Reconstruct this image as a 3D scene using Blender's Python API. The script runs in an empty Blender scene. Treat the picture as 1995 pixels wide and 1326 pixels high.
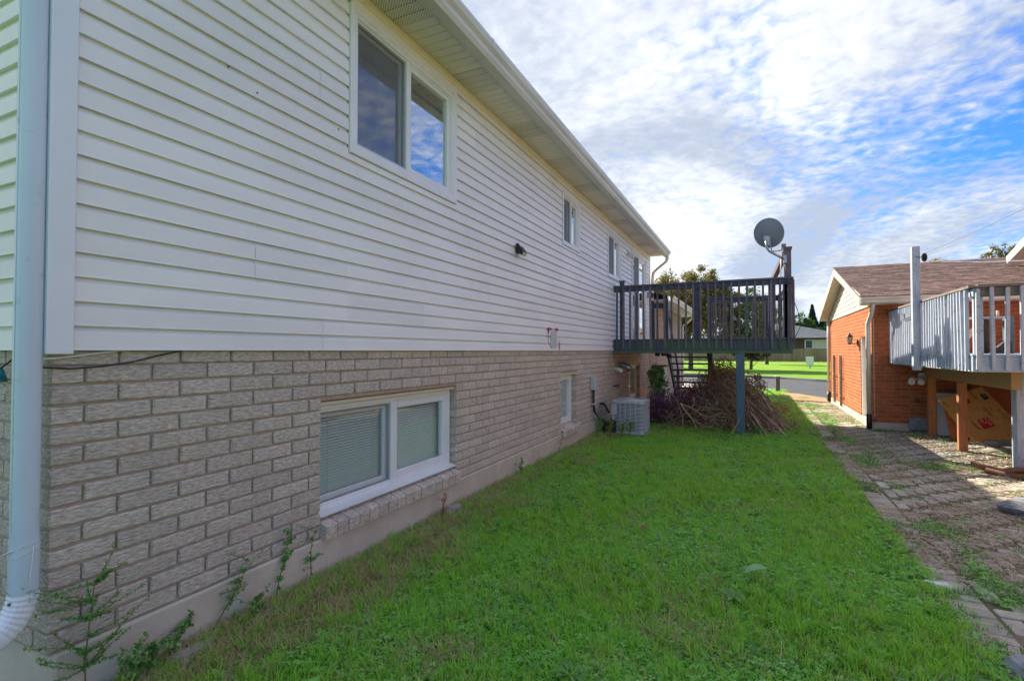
import bpy, math, random
import numpy as np
from mathutils import Vector, Matrix, Euler
sc = bpy.context.scene
R = math.radians
rng = random.Random(7)
nr = np.random.RandomState(11)

# ------------------------------------------------------------------ camera
CAM = Vector((0, 0, 1.5))
cam = bpy.data.cameras.new('camera')
cam.sensor_width = 36; cam.lens = 18.045; cam.clip_start = 0.05; cam.clip_end = 900
camo = bpy.data.objects.new('camera', cam)
camo.location = CAM
camo.rotation_euler = (R(90 + 1.1458), 0, R(25.197))
sc.collection.objects.link(camo); sc.camera = camo

# ------------------------------------------------------------------ world, sun, exposure
SUN_EL = R(36.5)
SDIR = Vector((-0.751 * math.cos(SUN_EL), 0.660 * math.cos(SUN_EL), math.sin(SUN_EL)))   # towards the sun
SKY_STRENGTH = 0.1
world = bpy.data.worlds.new('World'); sc.world = world
world.use_nodes = True
wn, wl = world.node_tree.nodes, world.node_tree.links
wn.clear()


def wnode(t, **kw):
    n = wn.new(t)
    for k, v in kw.items():
        if k.startswith('i_'):
            key = k[2:]
            key = int(key) if key.isdigit() else key
            n.inputs[key].default_value = v
        else:
            setattr(n, k, v)
    return n


def wmath(op, a, b=None, c=None, clamp=False):
    n = wn.new('ShaderNodeMath'); n.operation = op; n.use_clamp = clamp
    for i, x in enumerate((a, b, c)):
        if x is None: continue
        if isinstance(x, (int, float)): n.inputs[i].default_value = x
        else: wl.new(x, n.inputs[i])
    return n.outputs[0]


def wnoise(vec, scale, detail, rough=0.5, dist=0.0):
    n = wn.new('ShaderNodeTexNoise'); n.inputs['Scale'].default_value = scale
    n.inputs['Detail'].default_value = detail; n.inputs['Roughness'].default_value = rough
    n.inputs['Distortion'].default_value = dist
    wl.new(vec, n.inputs['Vector']); return n.outputs['Fac']


def wsmooth(x, a, b, lo=0.0, hi=1.0):
    n = wn.new('ShaderNodeMapRange'); n.interpolation_type = 'SMOOTHSTEP'
    n.inputs[1].default_value = a; n.inputs[2].default_value = b
    n.inputs[3].default_value = lo; n.inputs[4].default_value = hi
    wl.new(x, n.inputs[0]); return n.outputs[0]


def wmix(f, a, b):
    n = wn.new('ShaderNodeMix'); n.data_type = 'RGBA'
    wl.new(f, n.inputs[0])
    for i, x in ((6, a), (7, b)):
        if isinstance(x, tuple): n.inputs[i].default_value = (*x, 1)
        else: wl.new(x, n.inputs[i])
    return n.outputs[2]


def wdot(vec, d):
    n = wn.new('ShaderNodeVectorMath'); n.operation = 'DOT_PRODUCT'
    wl.new(vec, n.inputs[0]); n.inputs[1].default_value = d
    return n.outputs['Value']


tc = wnode('ShaderNodeTexCoord')
dirv = tc.outputs['Generated']
sky = wnode('ShaderNodeTexSky', sky_type='NISHITA', sun_disc=False)
sky.sun_elevation = SUN_EL
sky.sun_rotation = math.atan2(SDIR.x, SDIR.y)
sky.altitude = 100; sky.air_density = 1.0; sky.dust_density = 0.6; sky.ozone_density = 2.5
sep = wnode('ShaderNodeSeparateXYZ'); wl.new(dirv, sep.inputs[0])
zz = wmath('ADD', wmath('MAXIMUM', sep.outputs[2], 0.0), 0.10)
comb = wnode('ShaderNodeCombineXYZ')
wl.new(wmath('DIVIDE', sep.outputs[0], zz), comb.inputs[0]); wl.new(wmath('DIVIDE', sep.outputs[1], zz), comb.inputs[1])
pv = comb.outputs[0]
mp = wnode('ShaderNodeMapping'); mp.inputs['Rotation'].default_value = (0, 0, R(38)); mp.inputs['Scale'].default_value = (1.0, 0.55, 1)
mp.inputs['Location'].default_value = (3.1, 1.7, 0)
wl.new(pv, mp.inputs[0])
big = wnoise(mp.outputs[0], 0.75, 5, 0.5, 0.5)
mid = wnoise(mp.outputs[0], 2.6, 5, 0.55, 0.9)
cell = wnoise(pv, 17.0, 3, 0.55, 0.3)
cov = wmath('ADD', wmath('MULTIPLY', big, 0.62), wmath('MULTIPLY', mid, 0.33))
cov = wmath('ADD', cov, wmath('MULTIPLY', wmath('SUBTRACT', cell, 0.5), 0.27))
bias = wmath('MAXIMUM', wmath('MULTIPLY', wdot(dirv, (-0.80, 0.35, -0.25)), 0.36), 0.012)
cov = wmath('SUBTRACT', wmath('ADD', cov, bias), wsmooth(wdot(dirv, (0.52, 0.76, 0.38)), 0.95, 0.995, 0.0, 0.085))
dens = wsmooth(cov, 0.36, 0.60, 0.0, 0.96)
shade_n = wnoise(mp.outputs[0], 1.05, 7, 0.58, 0.9)
glow = wmath('POWER', wmath('MAXIMUM', wdot(dirv, tuple(SDIR)), 0.0), 4.0)
br = wmath('ADD', wsmooth(wmath('ADD', wmath('MULTIPLY', shade_n, 0.80), wmath('MULTIPLY', cell, 0.20)), 0.37, 0.68), wmath('MULTIPLY', glow, 0.12), clamp=True)
CK = 1.0 / SKY_STRENGTH
ccol = wmix(br, (0.140 * CK, 0.160 * CK, 0.192 * CK), (0.300 * CK, 0.305 * CK, 0.312 * CK))
skyb = wn.new('ShaderNodeVectorMath'); skyb.operation = 'MULTIPLY'; wl.new(sky.outputs[0], skyb.inputs[0]); skyb.inputs[1].default_value = (0.15, 0.34, 0.62)
fin = wmix(dens, skyb.outputs[0], ccol)
bg = wnode('ShaderNodeBackground'); bg.inputs[1].default_value = SKY_STRENGTH
wl.new(fin, bg.inputs[0])
wo = wnode('ShaderNodeOutputWorld'); wl.new(bg.outputs[0], wo.inputs[0])

sun = bpy.data.lights.new('sun', 'SUN'); sun.energy = 3.0; sun.angle = R(0.6); sun.color = (1.0, 0.91, 0.76)
suno = bpy.data.objects.new('sun', sun); sc.collection.objects.link(suno)
suno.rotation_euler = SDIR.to_track_quat('Z', 'Y').to_euler()
sc.view_settings.view_transform = 'Standard'; sc.view_settings.look = 'None'
sc.view_settings.exposure = 1.97; sc.view_settings.gamma = 1; sc.view_settings.use_curve_mapping = False
sc.cycles.max_bounces = 8; sc.cycles.transparent_max_bounces = 24
try:
    sc.cycles.use_denoising = True
except Exception:
    pass


# ------------------------------------------------------------------ materials
def mat(name, c1, c2=None, rough=0.7, metal=0.0, nscale=6.0, stretch=(1, 1, 1), detail=5, rnd=0.0, bump=0.0, bscale=None,
        bdist=0.01, c3=None, n3=(1.2, 0.5, 0.62), lo=0.35, hi=0.65, spec=0.5, transl=0.0, alpha=None, rndmix=False, space='POS'):
    m = bpy.data.materials.new(name); m.use_nodes = True
    nt = m.node_tree; N, L = nt.nodes, nt.links
    b = N['Principled BSDF']; out = N['Material Output']
    b.inputs['Roughness'].default_value = rough; b.inputs['Metallic'].default_value = metal
    b.inputs['Specular IOR Level'].default_value = spec
    if space == 'POS':
        g = N.new('ShaderNodeNewGeometry'); src = g.outputs['Position']
    else:
        g = N.new('ShaderNodeTexCoord'); src = g.outputs['Object']
    mpn = N.new('ShaderNodeMapping'); mpn.inputs['Scale'].default_value = stretch
    L.new(src, mpn.inputs[0])
    def noise(sc_, det, v=mpn.outputs[0]):
        n = N.new('ShaderNodeTexNoise'); n.inputs['Scale'].default_value = sc_; n.inputs['Detail'].default_value = det
        n.inputs['Roughness'].default_value = 0.6
        L.new(v, n.inputs['Vector']); return n.outputs['Fac']
    def mr(x, a, bb, lo_=0.0, hi_=1.0):
        n = N.new('ShaderNodeMapRange'); n.inputs[1].default_value = a; n.inputs[2].default_value = bb
        n.inputs[3].default_value = lo_; n.inputs[4].default_value = hi_
        L.new(x, n.inputs[0]); return n.outputs[0]
    def mix(f, a, bb, mode='MIX'):
        n = N.new('ShaderNodeMix'); n.data_type = 'RGBA'; n.blend_type = mode
        if isinstance(f, float): n.inputs[0].default_value = f
        else: L.new(f, n.inputs[0])
        for i, x in ((6, a), (7, bb)):
            if isinstance(x, tuple): n.inputs[i].default_value = (*x, 1)
            else: L.new(x, n.inputs[i])
        return n.outputs[2]
    rv = None
    if rnd > 0 or rndmix:
        oi = N.new('ShaderNodeObjectInfo'); at = N.new('ShaderNodeAttribute'); at.attribute_name = 'rnd'
        ad = N.new('ShaderNodeMath'); ad.operation = 'ADD'; L.new(oi.outputs['Random'], ad.inputs[0]); L.new(at.outputs['Fac'], ad.inputs[1])
        fr = N.new('ShaderNodeMath'); fr.operation = 'FRACT'; L.new(ad.outputs[0], fr.inputs[0]); rv = fr.outputs[0]
    if c2 is None: c2 = tuple(min(1, x * 0.82) for x in c1)
    if rndmix:
        col = mix(rv, c1, c2)
    else:
        col = mix(mr(noise(nscale, detail), lo, hi), c1, c2)
    if c3 is not None:
        col = mix(mr(noise(n3[0], 5, src), n3[1], n3[2]), col, c3)
    if rnd > 0:
        v = mr(rv, 0, 1, 1 - rnd, 1 + rnd)
        cmb = N.new('ShaderNodeCombineXYZ')
        for i in range(3): L.new(v, cmb.inputs[i])
        vm = N.new('ShaderNodeVectorMath'); vm.operation = 'MULTIPLY'; L.new(col, vm.inputs[0]); L.new(cmb.outputs[0], vm.inputs[1])
        col = vm.outputs[0]
    L.new(col, b.inputs['Base Color'])
    if bump > 0:
        bp = N.new('ShaderNodeBump'); bp.inputs['Strength'].default_value = bump; bp.inputs['Distance'].default_value = bdist
        L.new(noise(bscale or nscale * 2, 6), bp.inputs['Height']); L.new(bp.outputs[0], b.inputs['Normal'])
    if transl > 0:
        tr = N.new('ShaderNodeBsdfTranslucent'); L.new(col, tr.inputs[0])
        ms = N.new('ShaderNodeMixShader'); ms.inputs[0].default_value = transl
        L.new(b.outputs[0], ms.inputs[1]); L.new(tr.outputs[0], ms.inputs[2]); L.new(ms.outputs[0], out.inputs[0])
    if alpha is not None:
        tp = N.new('ShaderNodeBsdfTransparent'); ms = N.new('ShaderNodeMixShader'); ms.inputs[0].default_value = alpha
        L.new(tp.outputs[0], ms.inputs[1]); L.new(b.outputs[0], ms.inputs[2]); L.new(ms.outputs[0], out.inputs[0])
    return m


def glass_mat(name, tint=(0.94, 0.985, 0.975), base=0.10):
    m = bpy.data.materials.new(name); m.use_nodes = True
    N, L = m.node_tree.nodes, m.node_tree.links
    N.clear()
    tp = N.new('ShaderNodeBsdfTransparent'); tp.inputs[0].default_value = (*tint, 1)
    gl = N.new('ShaderNodeBsdfGlossy'); gl.inputs['Roughness'].default_value = 0.02; gl.inputs[0].default_value = (1, 1, 1, 1)
    fr = N.new('ShaderNodeLayerWeight'); fr.inputs[0].default_value = 0.5
    pw = N.new('ShaderNodeMath'); pw.operation = 'POWER'; pw.inputs[1].default_value = 2.5; L.new(fr.outputs['Facing'], pw.inputs[0])
    mu = N.new('ShaderNodeMath'); mu.operation = 'MULTIPLY_ADD'; mu.inputs[1].default_value = 0.85; mu.inputs[2].default_value = base; mu.use_clamp = True
    L.new(pw.outputs[0], mu.inputs[0])
    ms = N.new('ShaderNodeMixShader'); o = N.new('ShaderNodeOutputMaterial')
    L.new(mu.outputs[0], ms.inputs[0]); L.new(tp.outputs[0], ms.inputs[1]); L.new(gl.outputs[0], ms.inputs[2]); L.new(ms.outputs[0], o.inputs[0])
    return m


M = {}
M['brick'] = mat('taupe_brick', (0.76, 0.665, 0.575), (0.49, 0.425, 0.365), rough=0.95, nscale=70, stretch=(1, 0.42, 1.5), lo=0.36, hi=0.62, c3=(0.50, 0.44, 0.38), n3=(5.0, 0.52, 0.85), rnd=0.085, bump=1.0, bscale=60, bdist=0.018, spec=0.1)
M['mortar'] = mat('mortar', (0.50, 0.405, 0.31), (0.40, 0.33, 0.25), rough=0.95, nscale=30, bump=0.6, bscale=80, bdist=0.004, spec=0.1)
M['concrete'] = mat('foundation_concrete', (0.62, 0.555, 0.455), (0.52, 0.465, 0.385), rough=0.9, nscale=3, c3=(0.50, 0.44, 0.355), n3=(2.1, 0.47, 0.66), bump=0.8, bscale=14, bdist=0.008, spec=0.2)
M['siding'] = mat('vinyl_siding', (0.84, 0.84, 0.835), (0.79, 0.79, 0.785), rough=0.45, nscale=2.0, stretch=(1, 0.5, 2), c3=(0.70, 0.68, 0.62), n3=(0.9, 0.50, 0.95), rnd=0.03, bump=0.25, bscale=5, bdist=0.006, spec=0.4)
M['trim'] = mat('vinyl_trim', (0.76, 0.80, 0.86), (0.72, 0.76, 0.82), rough=0.4, nscale=2.5)
M['pvc'] = mat('white_window_vinyl', (0.80, 0.81, 0.82), (0.74, 0.75, 0.76), rough=0.35, nscale=5)
M['frieze'] = mat('cream_aluminium', (0.76, 0.71, 0.61), (0.70, 0.65, 0.56), rough=0.5, nscale=4)
M['gable'] = mat('cream_gable_vinyl', (0.60, 0.57, 0.47), (0.54, 0.51, 0.42), rough=0.5, nscale=4)
M['gutter'] = mat('gutter_aluminium', (0.66, 0.66, 0.63), (0.52, 0.52, 0.49), rough=0.38, nscale=3, stretch=(1, 0.4, 3), lo=0.3, hi=0.75)
M['downspout'] = mat('downspout_aluminium', (0.58, 0.69, 0.78), (0.51, 0.62, 0.71), rough=0.35, nscale=3, stretch=(1, 1, 0.4), c3=(0.35, 0.38, 0.36), n3=(9, 0.62, 0.8))
M['roof_brown'] = mat('asphalt_shingle_brown', (0.23, 0.155, 0.135), (0.135, 0.09, 0.085), rough=0.95, nscale=9, rnd=0.28, bump=0.6, bscale=90, bdist=0.004, spec=0.15)
M['roof_grey'] = mat('asphalt_shingle_grey', (0.13, 0.15, 0.17), (0.09, 0.10, 0.12), rough=0.95, nscale=1.2, rnd=0.1, spec=0.15)
M['orange_brick'] = mat('orange_brick', (0.51, 0.155, 0.058), (0.37, 0.105, 0.04), rough=0.88, nscale=14, rnd=0.16, bump=0.5, bscale=60, bdist=0.004, spec=0.15)
M['pale_mortar'] = mat('pale_mortar', (0.55, 0.37, 0.25), (0.46, 0.31, 0.21), rough=0.95, nscale=20, spec=0.1)
M['tan_brick'] = mat('tan_brick', (0.47, 0.38, 0.31), (0.36, 0.29, 0.24), rough=0.9, nscale=20, rnd=0.12, spec=0.15)
M['deck_wood'] = mat('dark_stained_wood', (0.17, 0.135, 0.15), (0.09, 0.078, 0.10), rough=0.6, nscale=7, stretch=(6, 6, 0.8), rnd=0.35, bump=0.4, bscale=20, bdist=0.003, lo=0.3, hi=0.7)
M['deck_rail'] = mat('dark_stained_rail', (0.085, 0.09, 0.135), (0.050, 0.055, 0.088), rough=0.55, nscale=6, stretch=(0.8, 6, 6), rnd=0.2, bump=0.4, bscale=20, bdist=0.003)
M['deck_fascia'] = mat('mossy_fascia', (0.075, 0.10, 0.13), (0.075, 0.15, 0.065), rough=0.7, nscale=2.6, stretch=(1.3, 1, 1), bump=0.4, bscale=30, bdist=0.003, lo=0.4, hi=0.6)
M['post_blue'] = mat('blue_grey_painted_post', (0.085, 0.15, 0.20), (0.06, 0.115, 0.16), rough=0.6, nscale=5, stretch=(5, 5, 0.7), c3=(0.10, 0.115, 0.04), n3=(1.3, 0.58, 0.70), bump=0.4, bscale=20, bdist=0.003)
M['grey_paint'] = mat('weathered_grey_paint', (0.50, 0.55, 0.63), (0.36, 0.41, 0.49), rough=0.7, nscale=7, stretch=(4, 4, 0.7), rnd=0.1, bump=0.5, bscale=30, bdist=0.003, c3=(0.22, 0.20, 0.17), n3=(14, 0.60, 0.72))
M['bare_wood'] = mat('weathered_bare_wood', (0.26, 0.22, 0.18), (0.15, 0.12, 0.10), rough=0.85, nscale=9, stretch=(0.8, 0.8, 5), rnd=0.15, bump=0.6, bscale=30, bdist=0.004)
M['stained_wood'] = mat('red_brown_timber', (0.50, 0.20, 0.075), (0.36, 0.135, 0.05), rough=0.8, nscale=7, stretch=(6, 6, 0.7), c3=(0.16, 0.13, 0.05), n3=(2.5, 0.55, 0.75), bump=0.5, bscale=30, bdist=0.003)
M['beam_wood'] = mat('weathered_beam', (0.55, 0.29, 0.13), (0.42, 0.30, 0.15), rough=0.85, nscale=3, stretch=(1, 1, 2), bump=0.5, bscale=25, bdist=0.004)
M['osb'] = mat('osb_board', (0.66, 0.34, 0.10), (0.52, 0.25, 0.07), rough=0.8, nscale=32, lo=0.4, hi=0.6, bump=0.4, bscale=40, bdist=0.002)
M['osb_red'] = mat('red_board', (0.60, 0.16, 0.05), (0.45, 0.11, 0.035), rough=0.8, nscale=34, lo=0.4, hi=0.6)
M['red_ink'] = mat('red_ink', (0.60, 0.02, 0.015), (0.52, 0.015, 0.012), rough=0.6, nscale=30)
M['black_ink'] = mat('black_ink', (0.03, 0.022, 0.018), rough=0.6)
M['white_ink'] = mat('cream_ink', (0.75, 0.55, 0.38), rough=0.6)
M['ac_metal'] = mat('ac_cabinet_grey', (0.50, 0.54, 0.55), (0.42, 0.46, 0.47), rough=0.45, metal=0.1, nscale=6)
M['ac_dark'] = mat('ac_dark_coil', (0.035, 0.04, 0.045), rough=0.7)
M['ac_light'] = mat('ac_access_panel', (0.52, 0.57, 0.58), rough=0.45)
M['black'] = mat('black_plastic', (0.018, 0.018, 0.02), rough=0.45)
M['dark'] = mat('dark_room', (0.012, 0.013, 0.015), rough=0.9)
M['white'] = mat('white_paint', (0.78, 0.78, 0.76), (0.70, 0.70, 0.68), rough=0.5, nscale=8)
M['steel'] = mat('galvanised_steel', (0.42, 0.43, 0.45), (0.34, 0.35, 0.37), rough=0.35, metal=0.7, nscale=12)
M['dish'] = mat('dish_grey', (0.22, 0.27, 0.32), (0.19, 0.235, 0.28), rough=0.4, nscale=4)
M['rust'] = mat('rusty_steel', (0.22, 0.09, 0.04), (0.14, 0.06, 0.03), rough=0.85, nscale=20)
M['teal'] = mat('teal_plastic', (0.01, 0.22, 0.26), rough=0.4)
M['blind'] = mat('blind_slat', (0.90, 0.93, 0.89), (0.86, 0.90, 0.86), rough=0.5, nscale=3)
M['screen'] = mat('insect_screen', (0.20, 0.21, 0.23), (0.14, 0.15, 0.17), rough=0.7, nscale=160, alpha=0.50)
M['glass'] = glass_mat('window_glass', base=0.04)
M['light_screen'] = mat('fine_insect_screen', (0.20, 0.22, 0.23), (0.16, 0.17, 0.18), rough=0.7, nscale=160, alpha=0.16)
M['coated_glass'] = glass_mat('coated_window_glass', base=0.30)
M['gravestone'] = mat('concrete_rubble', (0.40, 0.36, 0.32), (0.28, 0.25, 0.22), rough=0.95, nscale=12, bump=0.8, bscale=25, bdist=0.01)
M['stone_grey'] = mat('grey_stone', (0.36, 0.37, 0.38), (0.22, 0.23, 0.25), rough=0.9, nscale=14, bump=0.8, bscale=30, bdist=0.01)
M['charred'] = mat('charred_log', (0.27, 0.28, 0.30), (0.11, 0.11, 0.12), rough=0.85, nscale=8, stretch=(1, 5, 5), bump=0.9, bscale=18, bdist=0.01)
M['paver'] = mat('grey_paver', (0.51, 0.46, 0.385), (0.37, 0.335, 0.285), rough=0.9, nscale=9, c3=(0.30, 0.245, 0.16), n3=(1.5, 0.50, 0.68), rnd=0.18, bump=0.7, bscale=60, bdist=0.004, spec=0.2)
M['soil'] = mat('joint_soil', (0.17, 0.14, 0.09), (0.12, 0.14, 0.05), rough=1.0, nscale=18, c3=(0.20, 0.165, 0.11), n3=(3, 0.5, 0.6), bump=0.8, bscale=60, bdist=0.01)
M['lawn_soil'] = mat('lawn_soil', (0.05, 0.11, 0.02), (0.11, 0.11, 0.045), rough=1.0, nscale=14, bump=0.8, bscale=60, bdist=0.02)
M['far_grass'] = mat('far_grass', (0.19, 0.34, 0.03), (0.14, 0.27, 0.03), rough=0.95, nscale=0.7, bump=0.9, bscale=9, bdist=0.08, c3=(0.25, 0.36, 0.05), n3=(0.3, 0.5, 0.7), spec=0.1)
M['asphalt'] = mat('asphalt', (0.085, 0.09, 0.10), (0.065, 0.07, 0.078), rough=0.9, nscale=1.5, bump=0.4, bscale=40, bdist=0.01, spec=0.2)
M['kerb'] = mat('kerb_concrete', (0.24, 0.24, 0.23), rough=0.9, nscale=3)
M['slab'] = mat('driveway_concrete', (0.42, 0.40, 0.37), (0.36, 0.34, 0.31), rough=0.9, nscale=2)
M['fence'] = mat('cedar_fence', (0.33, 0.245, 0.15), (0.25, 0.185, 0.11), rough=0.9, nscale=0.8, stretch=(3, 3, 0.4), rnd=0.10)
M['brown_brick'] = mat('far_brown_brick', (0.13, 0.075, 0.06), (0.10, 0.06, 0.05), rough=0.95, nscale=1.5)
M['bark'] = mat('bark', (0.12, 0.09, 0.065), (0.06, 0.045, 0.035), rough=0.95, nscale=14, stretch=(4, 4, 0.8), bump=0.9, bscale=20, bdist=0.02)
M['twig'] = mat('bare_twig', (0.52, 0.38, 0.28), (0.27, 0.17, 0.12), rough=0.85, nscale=10, rnd=0.25)
M['twig_pale'] = mat('pale_bare_branch', (0.44, 0.30, 0.16), (0.33, 0.22, 0.12), rough=0.8, nscale=14)
M['redwood'] = mat('red_brown_root', (0.24, 0.10, 0.05), (0.13, 0.075, 0.045), rough=0.85, nscale=14, stretch=(1, 4, 4), bump=0.7, bscale=24, bdist=0.006)
M['grass'] = mat('lawn_grass', (0.24, 0.62, 0.045), (0.44, 0.72, 0.10), rough=0.6, rndmix=True, transl=0.5, n3=(1.1, 0.50, 0.72))
M['clover'] = mat('clover_leaves', (0.19, 0.60, 0.08), (0.44, 0.76, 0.24), rough=0.45, rndmix=True, transl=0.4, c3=(0.18, 0.50, 0.09), n3=(1.3, 0.52, 0.72), spec=0.1)
M['straw'] = mat('dry_straw', (0.62, 0.50, 0.28), (0.42, 0.34, 0.17), rough=0.8, rndmix=True, transl=0.2, spec=0.1)
M['litter'] = mat('brown_litter', (0.34, 0.25, 0.15), (0.60, 0.50, 0.36), rough=0.9, rndmix=True)
M['weed'] = mat('weed_leaves', (0.10, 0.27, 0.06), (0.24, 0.42, 0.12), rough=0.5, rndmix=True, transl=0.25, spec=0.3)
M['weed_stem'] = mat('weed_stem', (0.12, 0.16, 0.06), rough=0.7)
M['purple'] = mat('purple_barberry_leaves', (0.10, 0.045, 0.11), (0.32, 0.11, 0.20), rough=0.6, rndmix=True, transl=0.2)
M['pink'] = mat('pink_leaves', (0.42, 0.06, 0.10), (0.25, 0.05, 0.08), rough=0.6, rndmix=True, transl=0.25)
M['dead'] = mat('dead_leaves', (0.34, 0.13, 0.075), (0.58, 0.34, 0.18), rough=0.8, rndmix=True, transl=0.2)
M['leaf_pale'] = mat('pale_olive_leaves', (0.24, 0.29, 0.12), (0.42, 0.42, 0.24), rough=0.7, rndmix=True, transl=0.25)
M['autumn'] = mat('autumn_leaves', (0.13, 0.17, 0.045), (0.42, 0.22, 0.06), rough=0.7, rndmix=True, transl=0.35)
M['green_leaf'] = mat('bright_green_leaves', (0.12, 0.24, 0.035), (0.07, 0.15, 0.03), rough=0.7, rndmix=True, transl=0.35)
M['olive_leaf'] = mat('olive_leaves', (0.11, 0.17, 0.05), (0.22, 0.28, 0.10), rough=0.7, rndmix=True, transl=0.3)
M['conifer'] = mat('conifer_needles', (0.025, 0.06, 0.035), (0.05, 0.09, 0.045), rough=0.8, rndmix=True, transl=0.15)
M['yellow_leaf'] = mat('yellow_green_leaves', (0.26, 0.20, 0.03), (0.12, 0.17, 0.03), rough=0.7, rndmix=True, transl=0.35)
M['curtain'] = mat('curtain', (0.62, 0.60, 0.45), (0.50, 0.50, 0.42), rough=0.8, nscale=1.5, stretch=(3, 3, 0.2))
M['lamp_glass'] = mat('frosted_lamp_glass', (0.55, 0.50, 0.36), rough=0.3)
M['red_spray'] = mat('red_spray_paint', (0.62, 0.10, 0.13), rough=0.6)
M['zinc_patch'] = mat('grey_bare_patch', (0.58, 0.61, 0.60), (0.46, 0.49, 0.48), rough=0.8, nscale=30)


def soffit_mat():
    m = mat('soffit_vinyl', (0.76, 0.73, 0.68), (0.71, 0.68, 0.63), rough=0.5, nscale=3)
    return m


M['soffit'] = soffit_mat()


def vent_mat():
    m = mat('perforated_soffit_vinyl', (0.76, 0.73, 0.68), (0.71, 0.68, 0.63), rough=0.5, nscale=3)
    N, L = m.node_tree.nodes, m.node_tree.links
    b = N['Principled BSDF']
    g = N.new('ShaderNodeNewGeometry'); mp_ = N.new('ShaderNodeMapping'); mp_.inputs['Rotation'].default_value = (0, 0, R(45))
    mp_.inputs['Scale'].default_value = (55, 55, 55)
    L.new(g.outputs['Position'], mp_.inputs[0])
    v = N.new('ShaderNodeTexVoronoi'); v.inputs['Randomness'].default_value = 0.0; v.voronoi_dimensions = '2D'; v.inputs['Scale'].default_value = 1
    L.new(mp_.outputs[0], v.inputs['Vector'])
    mr = N.new('ShaderNodeMapRange'); mr.inputs[1].default_value = 0.20; mr.inputs[2].default_value = 0.28
    L.new(v.outputs['Distance'], mr.inputs[0])
    mx = N.new('ShaderNodeMix'); mx.data_type = 'RGBA'
    src = b.inputs['Base Color'].links[0].from_socket
    mx.inputs[6].default_value = (0.10, 0.09, 0.07, 1); L.new(src, mx.inputs[7]); L.new(mr.outputs[0], mx.inputs[0])
    L.new(mx.outputs[2], b.inputs['Base Color'])
    return m


M['soffit_vent'] = vent_mat()


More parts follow.
